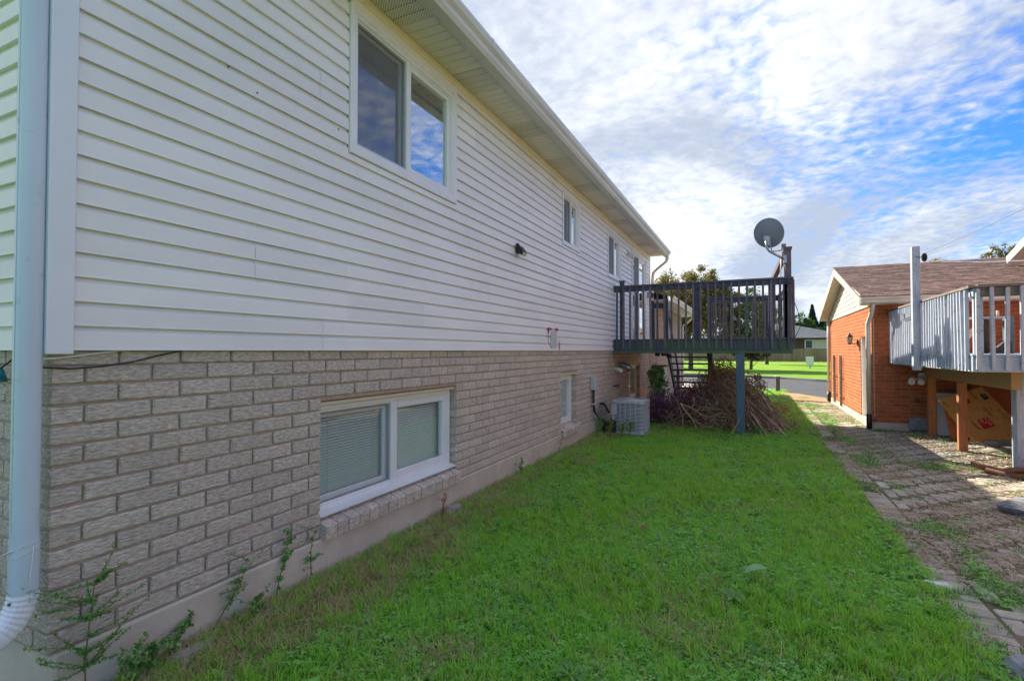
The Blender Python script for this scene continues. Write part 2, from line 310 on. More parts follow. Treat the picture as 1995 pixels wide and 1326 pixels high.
# ------------------------------------------------------------------ mesh building
class MB:
    def __init__(s):
        s.v, s.f, s.r, s.sm = [], [], [], []

    def add(s, vs, fs, rnd=0.0, smooth=False):
        o = len(s.v)
        s.v += [tuple(p) for p in vs]
        for f in fs:
            s.f.append(tuple(i + o for i in f)); s.r.append(rnd); s.sm.append(smooth)
        return s

    def box(s, x0, y0, z0, x1, y1, z1, bev=0.0, rnd=0.0):
        c = Vector(((x0 + x1) / 2, (y0 + y1) / 2, (z0 + z1) / 2)); h = (abs(x1 - x0) / 2, abs(y1 - y0) / 2, abs(z1 - z0) / 2)
        return s.obox(c, (Vector((1, 0, 0)), Vector((0, 1, 0)), Vector((0, 0, 1))), h, bev, rnd)

    def obox(s, c, ax, h, bev=0.0, rnd=0.0):
        c = Vector(c)
        if bev <= 0:
            vs = [c + ax[0] * (h[0] * i) + ax[1] * (h[1] * j) + ax[2] * (h[2] * k) for i in (-1, 1) for j in (-1, 1) for k in (-1, 1)]
            return s.add(vs, [(0, 1, 3, 2), (4, 6, 7, 5), (0, 4, 5, 1), (2, 3, 7, 6), (0, 2, 6, 4), (1, 5, 7, 3)], rnd)
        b = min(bev, min(h) * 0.9)
        vs, idx = [], {}
        for i in (-1, 1):
            for j in (-1, 1):
                for k in (-1, 1):
                    for a in range(3):
                        hh = [h[0] - b, h[1] - b, h[2] - b]; hh[a] = h[a]
                        idx[(i, j, k, a)] = len(vs)
                        vs.append(c + ax[0] * (hh[0] * i) + ax[1] * (hh[1] * j) + ax[2] * (hh[2] * k))
        fs = []
        for a in range(3):
            o = [q for q in range(3) if q != a]
            for sg in (-1, 1):
                cyc = []
                for (p, q) in ((-1, -1), (1, -1), (1, 1), (-1, 1)):
                    t = [0, 0, 0]; t[a] = sg; t[o[0]] = p; t[o[1]] = q
                    cyc.append(idx[(*t, a)])
                fs.append(cyc if (sg > 0) == (a != 1) else cyc[::-1])
        for a in range(3):
            o = [q for q in range(3) if q != a]
            for p in (-1, 1):
                for q in (-1, 1):
                    t0 = [0, 0, 0]; t0[o[0]] = p; t0[o[1]] = q; t1 = list(t0); t0[a] = -1; t1[a] = 1
                    f = [idx[(*t0, o[0])], idx[(*t1, o[0])], idx[(*t1, o[1])], idx[(*t0, o[1])]]
                    fs.append(f)
        for i in (-1, 1):
            for j in (-1, 1):
                for k in (-1, 1):
                    fs.append([idx[(i, j, k, 0)], idx[(i, j, k, 1)], idx[(i, j, k, 2)]])
        return s.add(vs, fs, rnd)

    def beam(s, p, q, w, h, up=(0, 0, 1), bev=0.0, rnd=0.0):
        p, q = Vector(p), Vector(q); d = (q - p); L = d.length; d.normalize()
        u = Vector(up); sd = d.cross(u)
        if sd.length < 1e-4: sd = d.cross(Vector((0, 1, 0)))
        sd.normalize(); u = sd.cross(d).normalized()
        return s.obox((p + q) / 2, (d, sd, u), (L / 2, w / 2, h / 2), bev, rnd)

    def tube(s, pts, r, n=8, rnd=0.0, caps=True):
        pts = [Vector(p) for p in pts]; m = len(pts)
        rs = r if isinstance(r, (list, tuple)) else [r] * m
        vs = []
        prev = None
        for i, p in enumerate(pts):
            d = (pts[min(i + 1, m - 1)] - pts[max(i - 1, 0)])
            if d.length < 1e-7: d = Vector((0, 0, 1))
            d.normalize()
            if prev is None:
                a = d.orthogonal().normalized()
            else:
                a = (prev - d * prev.dot(d))
                a = a.normalized() if a.length > 1e-5 else d.orthogonal().normalized()
            prev = a; bb = d.cross(a)
            for k in range(n):
                t = 2 * math.pi * k / n
                vs.append(p + (a * math.cos(t) + bb * math.sin(t)) * rs[i])
        fs = [(i * n + k, i * n + (k + 1) % n, (i + 1) * n + (k + 1) % n, (i + 1) * n + k) for i in range(m - 1) for k in range(n)]
        s.add(vs, fs, rnd, True)
        if caps:
            o = len(s.v) - len(vs)
            s.f.append(tuple(range(o + n - 1, o - 1, -1))); s.r.append(rnd); s.sm.append(False)
            s.f.append(tuple(o + (m - 1) * n + k for k in range(n))); s.r.append(rnd); s.sm.append(False)
        return s

    def sweep(s, prof, fn, a, b, rnd=0.0, closed=True, smooth=False):
        """profile points (u, w) placed by fn(u, w, t) at t = a and t = b"""
        n = len(prof)
        vs = [fn(u, w, a) for u, w in prof] + [fn(u, w, b) for u, w in prof]
        fs = [(i, (i + 1) % n, n + (i + 1) % n, n + i) for i in range(n if closed else n - 1)]
        if closed: fs += [tuple(range(n))[::-1], tuple(range(n, 2 * n))]
        return s.add(vs, fs, rnd, smooth)

    def lathe(s, c, prof, n=24, ax=(0, 0, 1), smooth=True):
        ax = Vector(ax).normalized(); a = ax.orthogonal().normalized(); b = ax.cross(a); c = Vector(c); m = len(prof)
        vs = [c + ax * h + (a * math.cos(2 * math.pi * k / n) + b * math.sin(2 * math.pi * k / n)) * r for r, h in prof for k in range(n)]
        fs = [(i * n + k, i * n + (k + 1) % n, (i + 1) * n + (k + 1) % n, (i + 1) * n + k) for i in range(m - 1) for k in range(n)]
        return s.add(vs, fs, 0.0, smooth)

    def mesh(s, name, m):
        me = bpy.data.meshes.new(name); me.from_pydata(s.v, [], s.f); me.materials.append(m)
        if any(s.sm): me.polygons.foreach_set('use_smooth', s.sm)
        if any(s.r):
            a = me.attributes.new('rnd', 'FLOAT', 'FACE'); a.data.foreach_set('value', s.r)
        me.validate(); me.update()
        return me

    def build(s, name, m, parent=None, **kw):
        return link(name, s.mesh(name, m), parent, **kw)


def link(name, data, parent=None, label=None, cat=None, group=None, kind=None):
    o = bpy.data.objects.new(name, data); sc.collection.objects.link(o)
    if parent is not None: o.parent = parent
    tag(o, label, cat, group, kind)
    return o


def tag(o, label=None, cat=None, group=None, kind=None):
    if label: o['label'] = label
    if cat: o['category'] = cat
    if group: o['group'] = group
    if kind: o['kind'] = kind
    return o


def thing(name, label, cat, loc=(0, 0, 0), group=None):
    o = bpy.data.objects.new(name, None); sc.collection.objects.link(o); o.location = loc
    o.empty_display_size = 0.2
    return tag(o, label, cat, group)


def B(*a, **k): return MB().box(*a, **k)


def copy_thing(o, loc=None, label=None):
    c = o.copy(); sc.collection.objects.link(c)
    if loc is not None: c.location = loc
    if label: c['label'] = label
    for ch in list(o.children):
        d = ch.copy(); sc.collection.objects.link(d); d.parent = c
        for g in list(ch.children):
            e = g.copy(); sc.collection.objects.link(e); e.parent = d
    return c


def pieces(name, parent, m, items, nominal, bev=0.004, limit=300, nvar=6, jitter=0.0, nearest=True):
    """items: (centre, size, rotation_z[, rotation Matrix]); the ones that show largest become objects, the rest one joined part"""
    variants = []
    for k in range(nvar):
        mb = MB(); mb.obox((0, 0, 0), (Vector((1, 0, 0)), Vector((0, 1, 0)), Vector((0, 0, 1))), tuple(x / 2 for x in nominal), bev)
        if jitter:
            mb.v = [(x + rng.uniform(-jitter, jitter), y + rng.uniform(-jitter, jitter), z + rng.uniform(-jitter, jitter)) for x, y, z in mb.v]
        variants.append((mb, mb.mesh(name, m)))
    def score(it):
        c, s_ = it[0], sorted(it[1]); return s_[1] * s_[2] / max((Vector(c) - CAM).length, 0.3) ** 2 * (1.0 if not nearest else 1.0)
    items = sorted(items, key=score, reverse=True)
    singles, rest = items[:limit], items[limit:]
    for it in singles:
        o = bpy.data.objects.new(name, variants[rng.randrange(nvar)][1]); sc.collection.objects.link(o)
        o.parent = parent; o.location = it[0]
        o.scale = tuple(it[1][i] / nominal[i] for i in range(3)); o.rotation_euler = it[2] if not isinstance(it[2], (int, float)) else (0, 0, it[2])
    if rest:
        mb = MB()
        for it in rest:
            src = variants[rng.randrange(nvar)][0]
            e = it[2] if not isinstance(it[2], (int, float)) else (0, 0, it[2])
            mt = Matrix.Translation(it[0]) @ Euler(e).to_matrix().to_4x4() @ Matrix.Diagonal((*(it[1][i] / nominal[i] for i in range(3)), 1))
            rv = rng.random()
            mb.add([mt @ Vector(p) for p in src.v], src.f, rv)
        mb.build(name + 's_beyond', m, parent, kind='stuff')


def leaves(name, m, parent, pts, size, rn=None, updown=0.6, **kw):
    """one quad leaf per point, numpy"""
    n = len(pts); P = np.asarray(pts, float)
    a = nr.normal(size=(n, 3)); a /= np.linalg.norm(a, axis=1)[:, None]
    b = nr.normal(size=(n, 3)); b[:, 2] *= updown; b -= a * np.sum(a * b, 1)[:, None]; b /= np.linalg.norm(b, axis=1)[:, None]
    s_ = size * nr.uniform(0.6, 1.3, n)[:, None]
    v = np.stack([P - a * s_, P + b * s_ * 0.5, P + a * s_, P - b * s_ * 0.5], 1).reshape(-1, 3)
    me = bpy.data.meshes.new(name)
    me.vertices.add(4 * n); me.vertices.foreach_set('co', v.ravel())
    me.loops.add(4 * n); me.loops.foreach_set('vertex_index', np.arange(4 * n))
    me.polygons.add(n); me.polygons.foreach_set('loop_start', np.arange(n) * 4)
    at = me.attributes.new('rnd', 'FLOAT', 'FACE')
    at.data.foreach_set('value', (rn if rn is not None else nr.uniform(0, 0.999, n)).astype(np.float32))
    me.materials.append(m); me.update(); me.validate()
    return link(name, me, parent, **kw)


def scatter(name, m_surface_obj, sources, density, seed, scale=(0.7, 1.3), tilt=0.25, label=None):
    """grass-like ground cover: geometry-node instances over a surface mesh that carries a 'dens' attribute"""
    coll = bpy.data.collections.new(name + '_sources')
    for o in sources: coll.objects.link(o)
    ng = bpy.data.node_groups.new(name, 'GeometryNodeTree')
    ng.interface.new_socket('Geometry', in_out='INPUT', socket_type='NodeSocketGeometry')
    ng.interface.new_socket('Geometry', in_out='OUTPUT', socket_type='NodeSocketGeometry')
    N, L = ng.nodes, ng.links
    gi, go = N.new('NodeGroupInput'), N.new('NodeGroupOutput')
    dp = N.new('GeometryNodeDistributePointsOnFaces'); dp.distribute_method = 'RANDOM'; dp.inputs['Seed'].default_value = seed
    at = N.new('GeometryNodeInputNamedAttribute'); at.data_type = 'FLOAT'; at.inputs[0].default_value = 'dens'
    mu = N.new('ShaderNodeMath'); mu.operation = 'MULTIPLY'; mu.inputs[1].default_value = density
    L.new(at.outputs[0], mu.inputs[0]); L.new(mu.outputs[0], dp.inputs['Density'])
    L.new(gi.outputs[0], dp.inputs['Mesh'])
    ci = N.new('GeometryNodeCollectionInfo'); ci.inputs[0].default_value = coll; ci.inputs[1].default_value = True; ci.inputs[2].default_value = True
    ip = N.new('GeometryNodeInstanceOnPoints'); ip.inputs['Pick Instance'].default_value = True
    L.new(dp.outputs['Points'], ip.inputs['Points']); L.new(ci.outputs[0], ip.inputs['Instance'])
    rr = N.new('FunctionNodeRandomValue'); rr.data_type = 'FLOAT_VECTOR'; rr.inputs[0].default_value = (-tilt, -tilt, 0); rr.inputs[1].default_value = (tilt, tilt, 6.283)
    L.new(rr.outputs[0], ip.inputs['Rotation'])
    rs = N.new('FunctionNodeRandomValue'); rs.data_type = 'FLOAT'; rs.inputs[2].default_value = scale[0]; rs.inputs[3].default_value = scale[1]
    L.new(rs.outputs[1], ip.inputs['Scale'])
    L.new(ip.outputs[0], go.inputs[0])
    md = m_surface_obj.modifiers.new('scatter', 'NODES'); md.node_group = ng


def surf_grid(x0, x1, y0, y1, nx, ny, zf, df=None):
    me = bpy.data.meshes.new('surface')
    xs, ys = np.linspace(x0, x1, nx), np.linspace(y0, y1, ny)
    vs = [(x, y, zf(x, y)) for y in ys for x in xs]
    fs = [(j * nx + i, j * nx + i + 1, (j + 1) * nx + i + 1, (j + 1) * nx + i) for j in range(ny - 1) for i in range(nx - 1)]
    me.from_pydata(vs, [], fs)
    if df is not None:
        a = me.attributes.new('dens', 'FLOAT', 'POINT'); a.data.foreach_set('value', [df(x, y) for y in ys for x in xs])
    me.update()
    return me


from mathutils import noise as mn
def nz(x, y, s=1.0, o=0.0): return mn.noise(Vector((x * s + o, y * s - o, o)))


# ------------------------------------------------------------------ ground, street, paths
B(-260, -40, -0.40, 260, 400, -0.09).build('ground', M['far_grass'], kind='structure')


def sheet(name, pts, z, m, th=0.0):
    n = len(pts); mb = MB(); mb.add([(x, y, z) for x, y in pts], [tuple(range(n))]); return mb.build(name, m, kind='structure')


def smooth_line(pts, n=8):
    out = []
    P = [Vector((*p, 0)) for p in pts]
    for i in range(len(P) - 1):
        p0, p1, p2, p3 = P[max(i - 1, 0)], P[i], P[i + 1], P[min(i + 2, len(P) - 1)]
        for k in range(n):
            t = k / n
            q = 0.5 * ((2 * p1) + (p2 - p0) * t + (2 * p0 - 5 * p1 + 4 * p2 - p3) * t * t + (3 * p1 - p0 - 3 * p2 + p3) * t ** 3)
            out.append((q.x, q.y))
    out.append((P[-1].x, P[-1].y))
    return out


near_edge = smooth_line([(-60, 30), (-20, 26.5), (-6, 25), (0.2, 22.9), (1.3, 20.6), (2.3, 19.0), (4.5, 17.9), (12, 15.0), (40, 5)])
far_edge = smooth_line([(-60, 42), (-20, 37.5), (-6, 35), (0.3, 32.7), (3.25, 29.8), (6, 27.5), (14, 23.5), (40, 13)])
road = MB()
n = min(len(near_edge), len(far_edge))
road.add([(x, y, -0.055) for x, y in near_edge[:n]] + [(x, y, -0.055) for x, y in far_edge[:n]], [(i, i + 1, n + i + 1, n + i) for i in range(n - 1)])
road.build('street', M['asphalt'], kind='structure')
kb = MB()
for i in range(n - 1):
    a, b_ = Vector((*far_edge[i], 0)), Vector((*far_edge[i + 1], 0))
    kb.beam(a + Vector((0, 0.12, -0.02)), b_ + Vector((0, 0.12, -0.02)), 0.25, 0.16)
kb.build('kerb', M['kerb'], kind='structure')
fl = MB()
fl.add([(x, y + 0.22, 0.02) for x, y in far_edge] + [(x, 130, 0.02) for x, y in far_edge], [(i, i + 1, len(far_edge) + i + 1, len(far_edge) + i) for i in range(len(far_edge) - 1)])
fl.build('far_lawn', M['far_grass'], kind='structure')


def lawn_z(x, y):
    return 0.015 * nz(x, y, 0.9, 3.3) + 0.008 * nz(x, y, 3.0, 8.1) + (0.02 if x < -2.3 else 0.0)


def dry(x, y):      # how bare and dry the strip by the wall is
    d = x + 2.6 + 0.25 * nz(x, y, 1.1, 5.0)
    wv = 0.42 + 0.25 * math.exp(-((y - 3.0) / 1.2) ** 2)
    v = 0.8 * max(0.0, min(1.0, (wv + 0.10 - d) / 0.34))
    patch = max(0.0, min(1.0, (nz(x, y, 1.6, 21.0) - 0.32) * 4)) * (0.8 if x < -1.3 else 0.2)
    return min(1.0, max(v * (0.6 + 0.6 * nz(x, y, 2.0, 2.0)), patch))


def edge_x(y): return 1.00 + 0.02 * math.sin(y * 1.7) + 0.04 * nz(0, y, 2.1, 4.0) + 0.03 * nz(0, y, 7.0, 9.0) + (0.05 if y > 10 else 0) + max(0, 3.6 - y) * 0.06


lm = surf_grid(-2.62, 1.20, -0.5, 22.6, 60, 300, lawn_z)
lm.materials.append(M['lawn_soil'])
link('lawn', lm, kind='structure')
sheet('concrete_driveway', [(-2.6, 14.6), (-0.9, 15.2), (-0.75, 22.0), (-0.6, 23.6), (-14, 26), (-14, 14.6)], 0.055, M['slab'])

# blades
def tuft(name, m, nb, h, w, spread, curl=0.5):
    mb = MB()
    for i in range(nb):
        a = rng.uniform(0, 6.283); rr_ = spread * math.sqrt(rng.random()); hh = h * rng.uniform(0.5, 1.15)
        x, y = rr_ * math.cos(a), rr_ * math.sin(a); t = rng.uniform(0, 6.283); lean = hh * rng.uniform(0.1, curl + 0.3)
        dx, dy = math.cos(t) * lean, math.sin(t) * lean; px_, py_ = -math.sin(t) * w / 2, math.cos(t) * w / 2
        mb.add([(x - px_, y - py_, -0.004), (x + px_, y + py_, -0.004), (x + dx * .35 + px_ * .8, y + dy * .35 + py_ * .8, hh * .6), (x + dx * .35 - px_ * .8, y + dy * .35 - py_ * .8, hh * .6), (x + dx, y + dy, hh)],
               [(0, 1, 2, 3), (3, 2, 4)], rng.random())
    return bpy.data.objects.new(name, mb.mesh(name, m))


def clover(name, m, nl, h, r, spread):
    mb = MB()
    for i in range(nl):
        a = rng.uniform(0, 6.283); rr_ = spread * math.sqrt(rng.random()); x, y, z = rr_ * math.cos(a), rr_ * math.sin(a), h * rng.uniform(0.45, 1.1)
        rv = rng.random(); t0 = rng.uniform(0, 6.283); tx, ty = rng.uniform(-.25, .25), rng.uniform(-.25, .25); q = r * rng.uniform(0.7, 1.25)
        for k in range(3):
            t = t0 + k * 2.094; c, s_ = math.cos(t), math.sin(t)
            pts = [(0, 0), (0.55, 0.42), (1.0, 0.30), (1.05, 0), (1.0, -0.30), (0.55, -0.42)]
            vs = []
            for u, v in pts:
                X_, Y_ = (u * c - v * s_) * q, (u * s_ + v * c) * q
                vs.append((x + X_, y + Y_, z + X_ * tx + Y_ * ty - abs(v) * q * 0.12))
            mb.add(vs, [tuple(range(6))], rv)
    return bpy.data.objects.new(name, mb.mesh(name, m))


def yfall(y): return max(0.16, min(1.0, 3.2 / max(y, 1.0)))


def dens_grass(x, y):
    if x > edge_x(y) or (y > 14.6 and x < -0.8): return 0.0
    return yfall(y) * (1 - 0.6 * dry(x, y)) * (0.75 + 0.5 * nz(x, y, 1.3, 1.0))


def dens_clover(x, y):
    if x > edge_x(y) - 0.02 or (y > 14.6 and x < -0.8): return 0.0
    return yfall(y) * (1 - 0.75 * dry(x, y)) * max(0.12, 0.55 + 1.3 * nz(x, y, 1.1, 13.0))


def dens_dry(x, y):
    if x > edge_x(y): return 0.0
    return yfall(y) * (dry(x, y) * 0.9 + 0.03 + 0.06 * max(0, nz(x, y, 2.2, 51.0)))


gs = [tuft('tuft', M['grass'], 15, 0.036, 0.0042, 0.04, 1.3) for _ in range(5)] + [tuft('tuft', M['grass'], 12, 0.055, 0.0046, 0.03, 1.2)]
cl_ = [clover('clover', M['clover'], 11, 0.030, 0.0098, 0.055) for _ in range(5)]
def broadleaf(name, m, nl, r):
    mb = MB()
    for k in range(nl):
        t = k * 6.283 / nl + rng.uniform(-.4, .4); c, s_ = math.cos(t), math.sin(t); q = r * rng.uniform(.6, 1.15); w = q * rng.uniform(.2, .34); u = rng.uniform(.12, .45)
        mb.add([(0, 0, .006), (q * .5 * c - w * s_, q * .5 * s_ + w * c, q * u), (q * c, q * s_, q * u * .9), (q * .5 * c + w * s_, q * .5 * s_ - w * c, q * u), (q * .5 * c, q * .5 * s_, q * u * .75)], [(0, 1, 4), (1, 2, 4), (2, 3, 4), (3, 0, 4)], rng.random())
    return bpy.data.objects.new(name, mb.mesh(name, m))


cl_ += [broadleaf('broadleaf', M['clover'], 7, 0.045), broadleaf('broadleaf', M['weed'], 8, 0.055)]
gs += [tuft('tuft', M['grass'], 16, 0.075, 0.004, 0.02, 0.9)]
st = [tuft('straw', M['straw'], 12, 0.055, 0.003, 0.045, 1.6) for _ in range(4)]
for nm, f, src, dn, sd in (('lawn_grass', dens_grass, gs, 1500, 3), ('lawn_clover', dens_clover, cl_, 1050, 5), ('dry_grass', dens_dry, st, 2300, 9)):
    me = surf_grid(-2.57, 1.22, 0.4, 22.4, 64, 260, lambda x, y: lawn_z(x, y) + 0.002, f)
    me.materials.append(M['grass'])
    o = link(nm, me, kind='stuff')
    scatter(nm, o, src, dn, sd)

# paver path (herringbone with a soldier border)
def path_z(x, y): return 0.0
sheet('joint_soil', [(0.93, -0.6), (9.5, -0.6), (9.5, 17.0), (2.06, 17.0), (2.1, 19.2), (0.2, 23.0), (0.9, 15)], 0.003, M['soil'])
pp = thing('paver_path', None, None); pp['kind'] = 'structure'
items = []
PW = 0.098; PL_ = 0.196
for i in range(int(16 / 0.1)):
    y = 2.4 + i * 0.1
    if 3.0 < y < 16.5:
        if nz(1, y, 1.3, 6) < 0.35: items.append(((1.12 + (0.05 if y > 10 else 0), y, -0.012 + rng.uniform(-.003, .003)), (PL_ - 0.006, PW - 0.008, 0.05), rng.uniform(-.02, .02)))
a_ = 0.1
for i in range(-10, 90):
    for j in range(-10, 220):
        # 90 degree herringbone: cell pattern period 4
        k = (i - j) % 4
        x, y = 1.23 + i * a_, 2.2 + j * a_
        if k == 0: c, s_ = (x + a_, y + a_ / 2), (PL_, PW)
        elif k == 2: c, s_ = (x + a_ / 2, y + a_), (PW, PL_)
        else: continue
        cx_, cy_ = c
        lim = 5.2 if cy_ < 11.7 else 2.03
        if cx_ - s_[0] / 2 < 1.215 + (0.05 if cy_ > 10 else 0) or cx_ > lim or cy_ > 17.5 or cy_ < 2.4: continue
        if cx_ / max(cy_, .1) > 1.5: continue
        z = -0.012 + rng.uniform(-0.005, 0.004) + 0.010 * nz(cx_, cy_, 0.8, 9)
        items.append(((cx_, cy_, z), (s_[0] - 0.009, s_[1] - 0.009, 0.05), rng.uniform(-0.02, 0.02)))
pieces('paver', pp, M['paver'], items, (PL_ - 0.006, PW - 0.006, 0.05), bev=0.005)


def dens_weed(x, y):
    if y > 11.7 and x > 1.95: return 0.0
    if 2.9 < y < 19 and x < 0.98: return 0
    v = nz(x, y, 0.9, 31.0) * 0.9 + nz(x, y, 2.7, 33.0) * 0.7
    band = math.exp(-((x - 1.40) / 0.14) ** 2) * 0.45 + math.exp(-((x - 1.05) / 0.08) ** 2) * 0.3
    near = 0.35 if y < 3.4 else 0
    far = 0.25 if y > 11 else 0
    return (max(0.0, v + band + near + far - 0.30) * 2.0 + 0.02) * max(0.3, min(1, 4.5 / y))


ws = [tuft('weed_tuft', M['weed'], 10, 0.035, 0.005, 0.035, 1.2) for _ in range(3)] + [clover('weed_clover', M['clover'], 8, 0.02, 0.010, 0.04) for _ in range(3)] + [tuft('dry_tuft', M['straw'], 9, 0.025, 0.003, 0.04, 1.8)]
me = surf_grid(0.95, 5.4, 2.2, 19.0, 110, 300, lambda x, y: 0.012, dens_weed); me.materials.append(M['weed'])
o = link('path_weeds', me, kind='stuff'); scatter('path_weeds', o, ws, 2300, 17, (0.5, 1.3))


def dens_deb(x, y):
    if y > 11.7 and x > 1.95: return 0.0
    return max(0.0, nz(x, y, 1.1, 41.0) + 0.35) * max(0.25, min(1, 4.5 / y)) * (1 if x > 1.02 else 0)


db = []
for k in range(4):
    mb = MB()
    for i in range(9):
        x, y = rng.uniform(-.05, .05), rng.uniform(-.05, .05); t = rng.uniform(0, 3.14); L_ = rng.uniform(.004, .016); w = rng.uniform(.002, .006)
        mb.add([(x - math.cos(t) * L_, y - math.sin(t) * L_, 0.001), (x + math.sin(t) * w, y - math.cos(t) * w, .004), (x + math.cos(t) * L_, y + math.sin(t) * L_, 0.002), (x - math.sin(t) * w, y + math.cos(t) * w, .005)], [(0, 1, 2, 3)], rng.random())
    db.append(bpy.data.objects.new('debris', mb.mesh('debris', M['litter'])))
me = surf_grid(0.95, 5.4, 2.2, 19.0, 60, 160, lambda x, y: 0.015, dens_deb); me.materials.append(M['straw'])
o = link('leaf_litter', me, kind='stuff'); scatter('leaf_litter', o, db, 1500, 23)
dd = sheet('bare_dirt_patch', [(1.0, 17.6), (1.95, 17.2), (2.0, 18.6), (1.45, 19.9), (0.9, 20.6), (0.75, 19.0)], 0.032, mat('bare_dirt', (0.42, 0.24, 0.12), (0.30, 0.20, 0.09), rough=1, nscale=4))

# ------------------------------------------------------------------ main house
YE = 14.4; H1 = 1.5; ZT = 4.10; WX = -2.6
house = thing('house', 'two storey house with white vinyl siding above taupe brick', 'house', (0, 0, 0))
OPEN_LOW = [(2.55, 4.27, 0.40, 1.165), (7.24, 8.0, 0.36, 1.156), (11.9, 13.1, 0.35, 1.17)]
BH = 0.0841; BL = 0.2756; BZ0 = 0.263


def wall_cells(a0, a1, z0, z1, opens):
    """rectangles of a wall with openings (a0,a1,z0,z1)"""
    cuts = sorted({a0, a1} | {v for o in opens for v in (o[0], o[1]) if a0 < v < a1})
    out = []
    for p, q in zip(cuts, cuts[1:]):
        m_ = (p + q) / 2; zs = z0
        for o in sorted([o for o in opens if o[0] <= m_ <= o[1]], key=lambda o: o[2]):
            if o[2] > zs: out.append((p, q, zs, o[2]))
            zs = o[3]
        if zs < z1: out.append((p, q, zs, z1))
    return out


mb = MB()
for p, q, a, b_ in wall_cells(1.11, YE, BZ0 - 0.01, 1.52, [(o[0] - 0.0, o[1] + 0.0, (o[2] - 0.15), o[3]) for o in OPEN_LOW]):
    mb.box(-2.80, p, a, -2.616, q, b_)
mb.box(-4.4, 1.11, BZ0 - 0.01, -2.802, 1.30, 1.52)
for o in OPEN_LOW: mb.box(-2.80, o[0], o[2] - 0.15, -2.65, o[1], o[2] - 0.03)
mb.build('mortar_wall', M['mortar'], house)
B(-10.6, 1.30, -0.2, -3.35, YE - 0.001, 4.0).build('wall_core', M['dark'], house)
fb = MB(); fb.box(-10.6, 1.12, -0.3, -2.585, YE + 0.01, BZ0 - 0.004, bev=0.01); fb.build('foundation', M['concrete'], house)
items = []
for r in range(15):
    z = BZ0 + r * BH; zc = z + BH / 2; hh = BH - 0.011
    if r == 14: zc = z + 0.03; hh = 0.06
    A = (r % 2 == 0)
    first = 1.355 if A else 1.222
    items.append(((-2.655 if A else -2.735, (1.10 + first - 0.010) / 2, zc), (0.11 if A else 0.27, first - 0.010 - 1.10, hh), 0))
    y = first
    while y < YE - 0.05:
        y2 = min(y + BL, YE)
        segs = [(y, y2 - 0.011)]
        for o in OPEN_LOW:
            if zc > o[2] - 0.14 and zc < o[3]:
                ns = []
                for p, q in segs:
                    if q <= o[0] or p >= o[1]: ns.append((p, q))
                    else:
                        if p < o[0] - 0.03: ns.append((p, o[0]))
                        if q > o[1] + 0.03: ns.append((o[1], q))
                segs = ns
        for p, q in segs:
            items.append(((-2.655 + rng.uniform(-0.0015, 0.0015), (p + q) / 2, zc), (0.11, q - p, hh), 0))
        y = y2
    # rear face, left of the corner
    x = -2.72 if A else -2.88
    while x > -4.2:
        items.append(((x - BL / 2, 1.155, zc), (BL - 0.011, 0.11, hh), 0)); x -= BL
# the joined nominal is a stretcher along y; rear bricks are scaled copies of it
pieces('brick', house, M['brick'], items, (0.11, BL - 0.011, BH - 0.011), bev=0.006, jitter=0.0016, nvar=8)
# rowlock sills
for (a, b_, z0, z1) in OPEN_LOW:
    nb = max(3, round((b_ - a) / 0.1075)); w = (b_ - a) / nb
    base = None
    for i in range(nb):
        y0_ = a + i * w + 0.004; y1_ = a + (i + 1) * w - 0.004
        dx = rng.uniform(-.003, .003)
        prof = [(-2.70, z0 - 0.13), (-2.552 + dx, z0 - 0.145), (-2.548 + dx, z0 - 0.062), (-2.556 + dx, z0 - 0.054), (-2.70, z0 - 0.006)]
        s_ = MB(); s_.sweep(prof, lambda u, v, t: (u, t, v), y0_, y1_); s_.build('sill_brick', M['brick'], house)

# siding
SP = 0.207; hS = SP / 2; XS = -2.584


def sprof(z0):       # (offset, z) profile of one double course starting at z0
    out = []
    for k in range(2):
        zb = z0 + k * hS
        out += [(-0.004, zb + 0.005), (0.0170, zb + 0.0012), (0.0175, zb + hS * 0.04), (0.0155, zb + hS * 0.10), (0.0110, zb + hS * 0.74), (-0.002, zb + hS * 0.95), (-0.004, zb + hS)]
    return out


def clip_prof(pr, za, zb):
    out = []
    for (x0, z0), (x1, z1) in zip(pr, pr[1:]):
        if z1 <= za or z0 >= zb: continue
        def at(z): return (x0 + (x1 - x0) * ((z - z0) / max(z1 - z0, 1e-9)), z)
        p = (x0, z0) if z0 >= za else at(za); q = (x1, z1) if z1 <= zb else at(zb)
        if not out: out.append(p)
        out.append(q)
    return out


OPEN_UP = [(2.76, 4.20, 2.895, 3.98), (7.23, 8.07, 3.09, 3.895), (9.87, 10.94, 2.96, 3.865), (12.05, 13.80, 1.66, 3.90)]
for k in range(13):
    z0 = 1.5 + k * SP; zt = min(z0 + SP, ZT - 0.05)
    if zt <= z0 + 0.01: break
    srng = random.Random(100 + k)
    seams = [1.157]; y = 1.157 + srng.uniform(1.0, 3.6)
    if k == 2: y = 2.02
    while y < YE - 0.5: seams.append(y); y += srng.choice([3.05, 3.4, 3.66])
    seams.append(YE - 0.02)
    for si, (p, q) in enumerate(zip(seams, seams[1:])):
        q2 = q - 0.0015
        dxx = 0.0008 * (si % 2)
        for a, b2, za, zb in wall_cells(p, q2, z0, zt, [o for o in OPEN_UP]):
            mb = MB(); pr = clip_prof(sprof(z0), za, zb)
            if len(pr) > 1 and zb - za > 0.004:
                mb.sweep(pr, lambda u, v, t: (XS + u + dxx, t, v), a, b2, closed=False); mb.build('siding_panel', M['siding'], house)
    mb = MB(); mb.sweep(clip_prof(sprof(z0), z0, zt), lambda u, v, t: (t, 1.088 - u, v), -2.648, -4.4, closed=False)
    mb.build('siding_panel', M['siding'], house)
mb = MB()
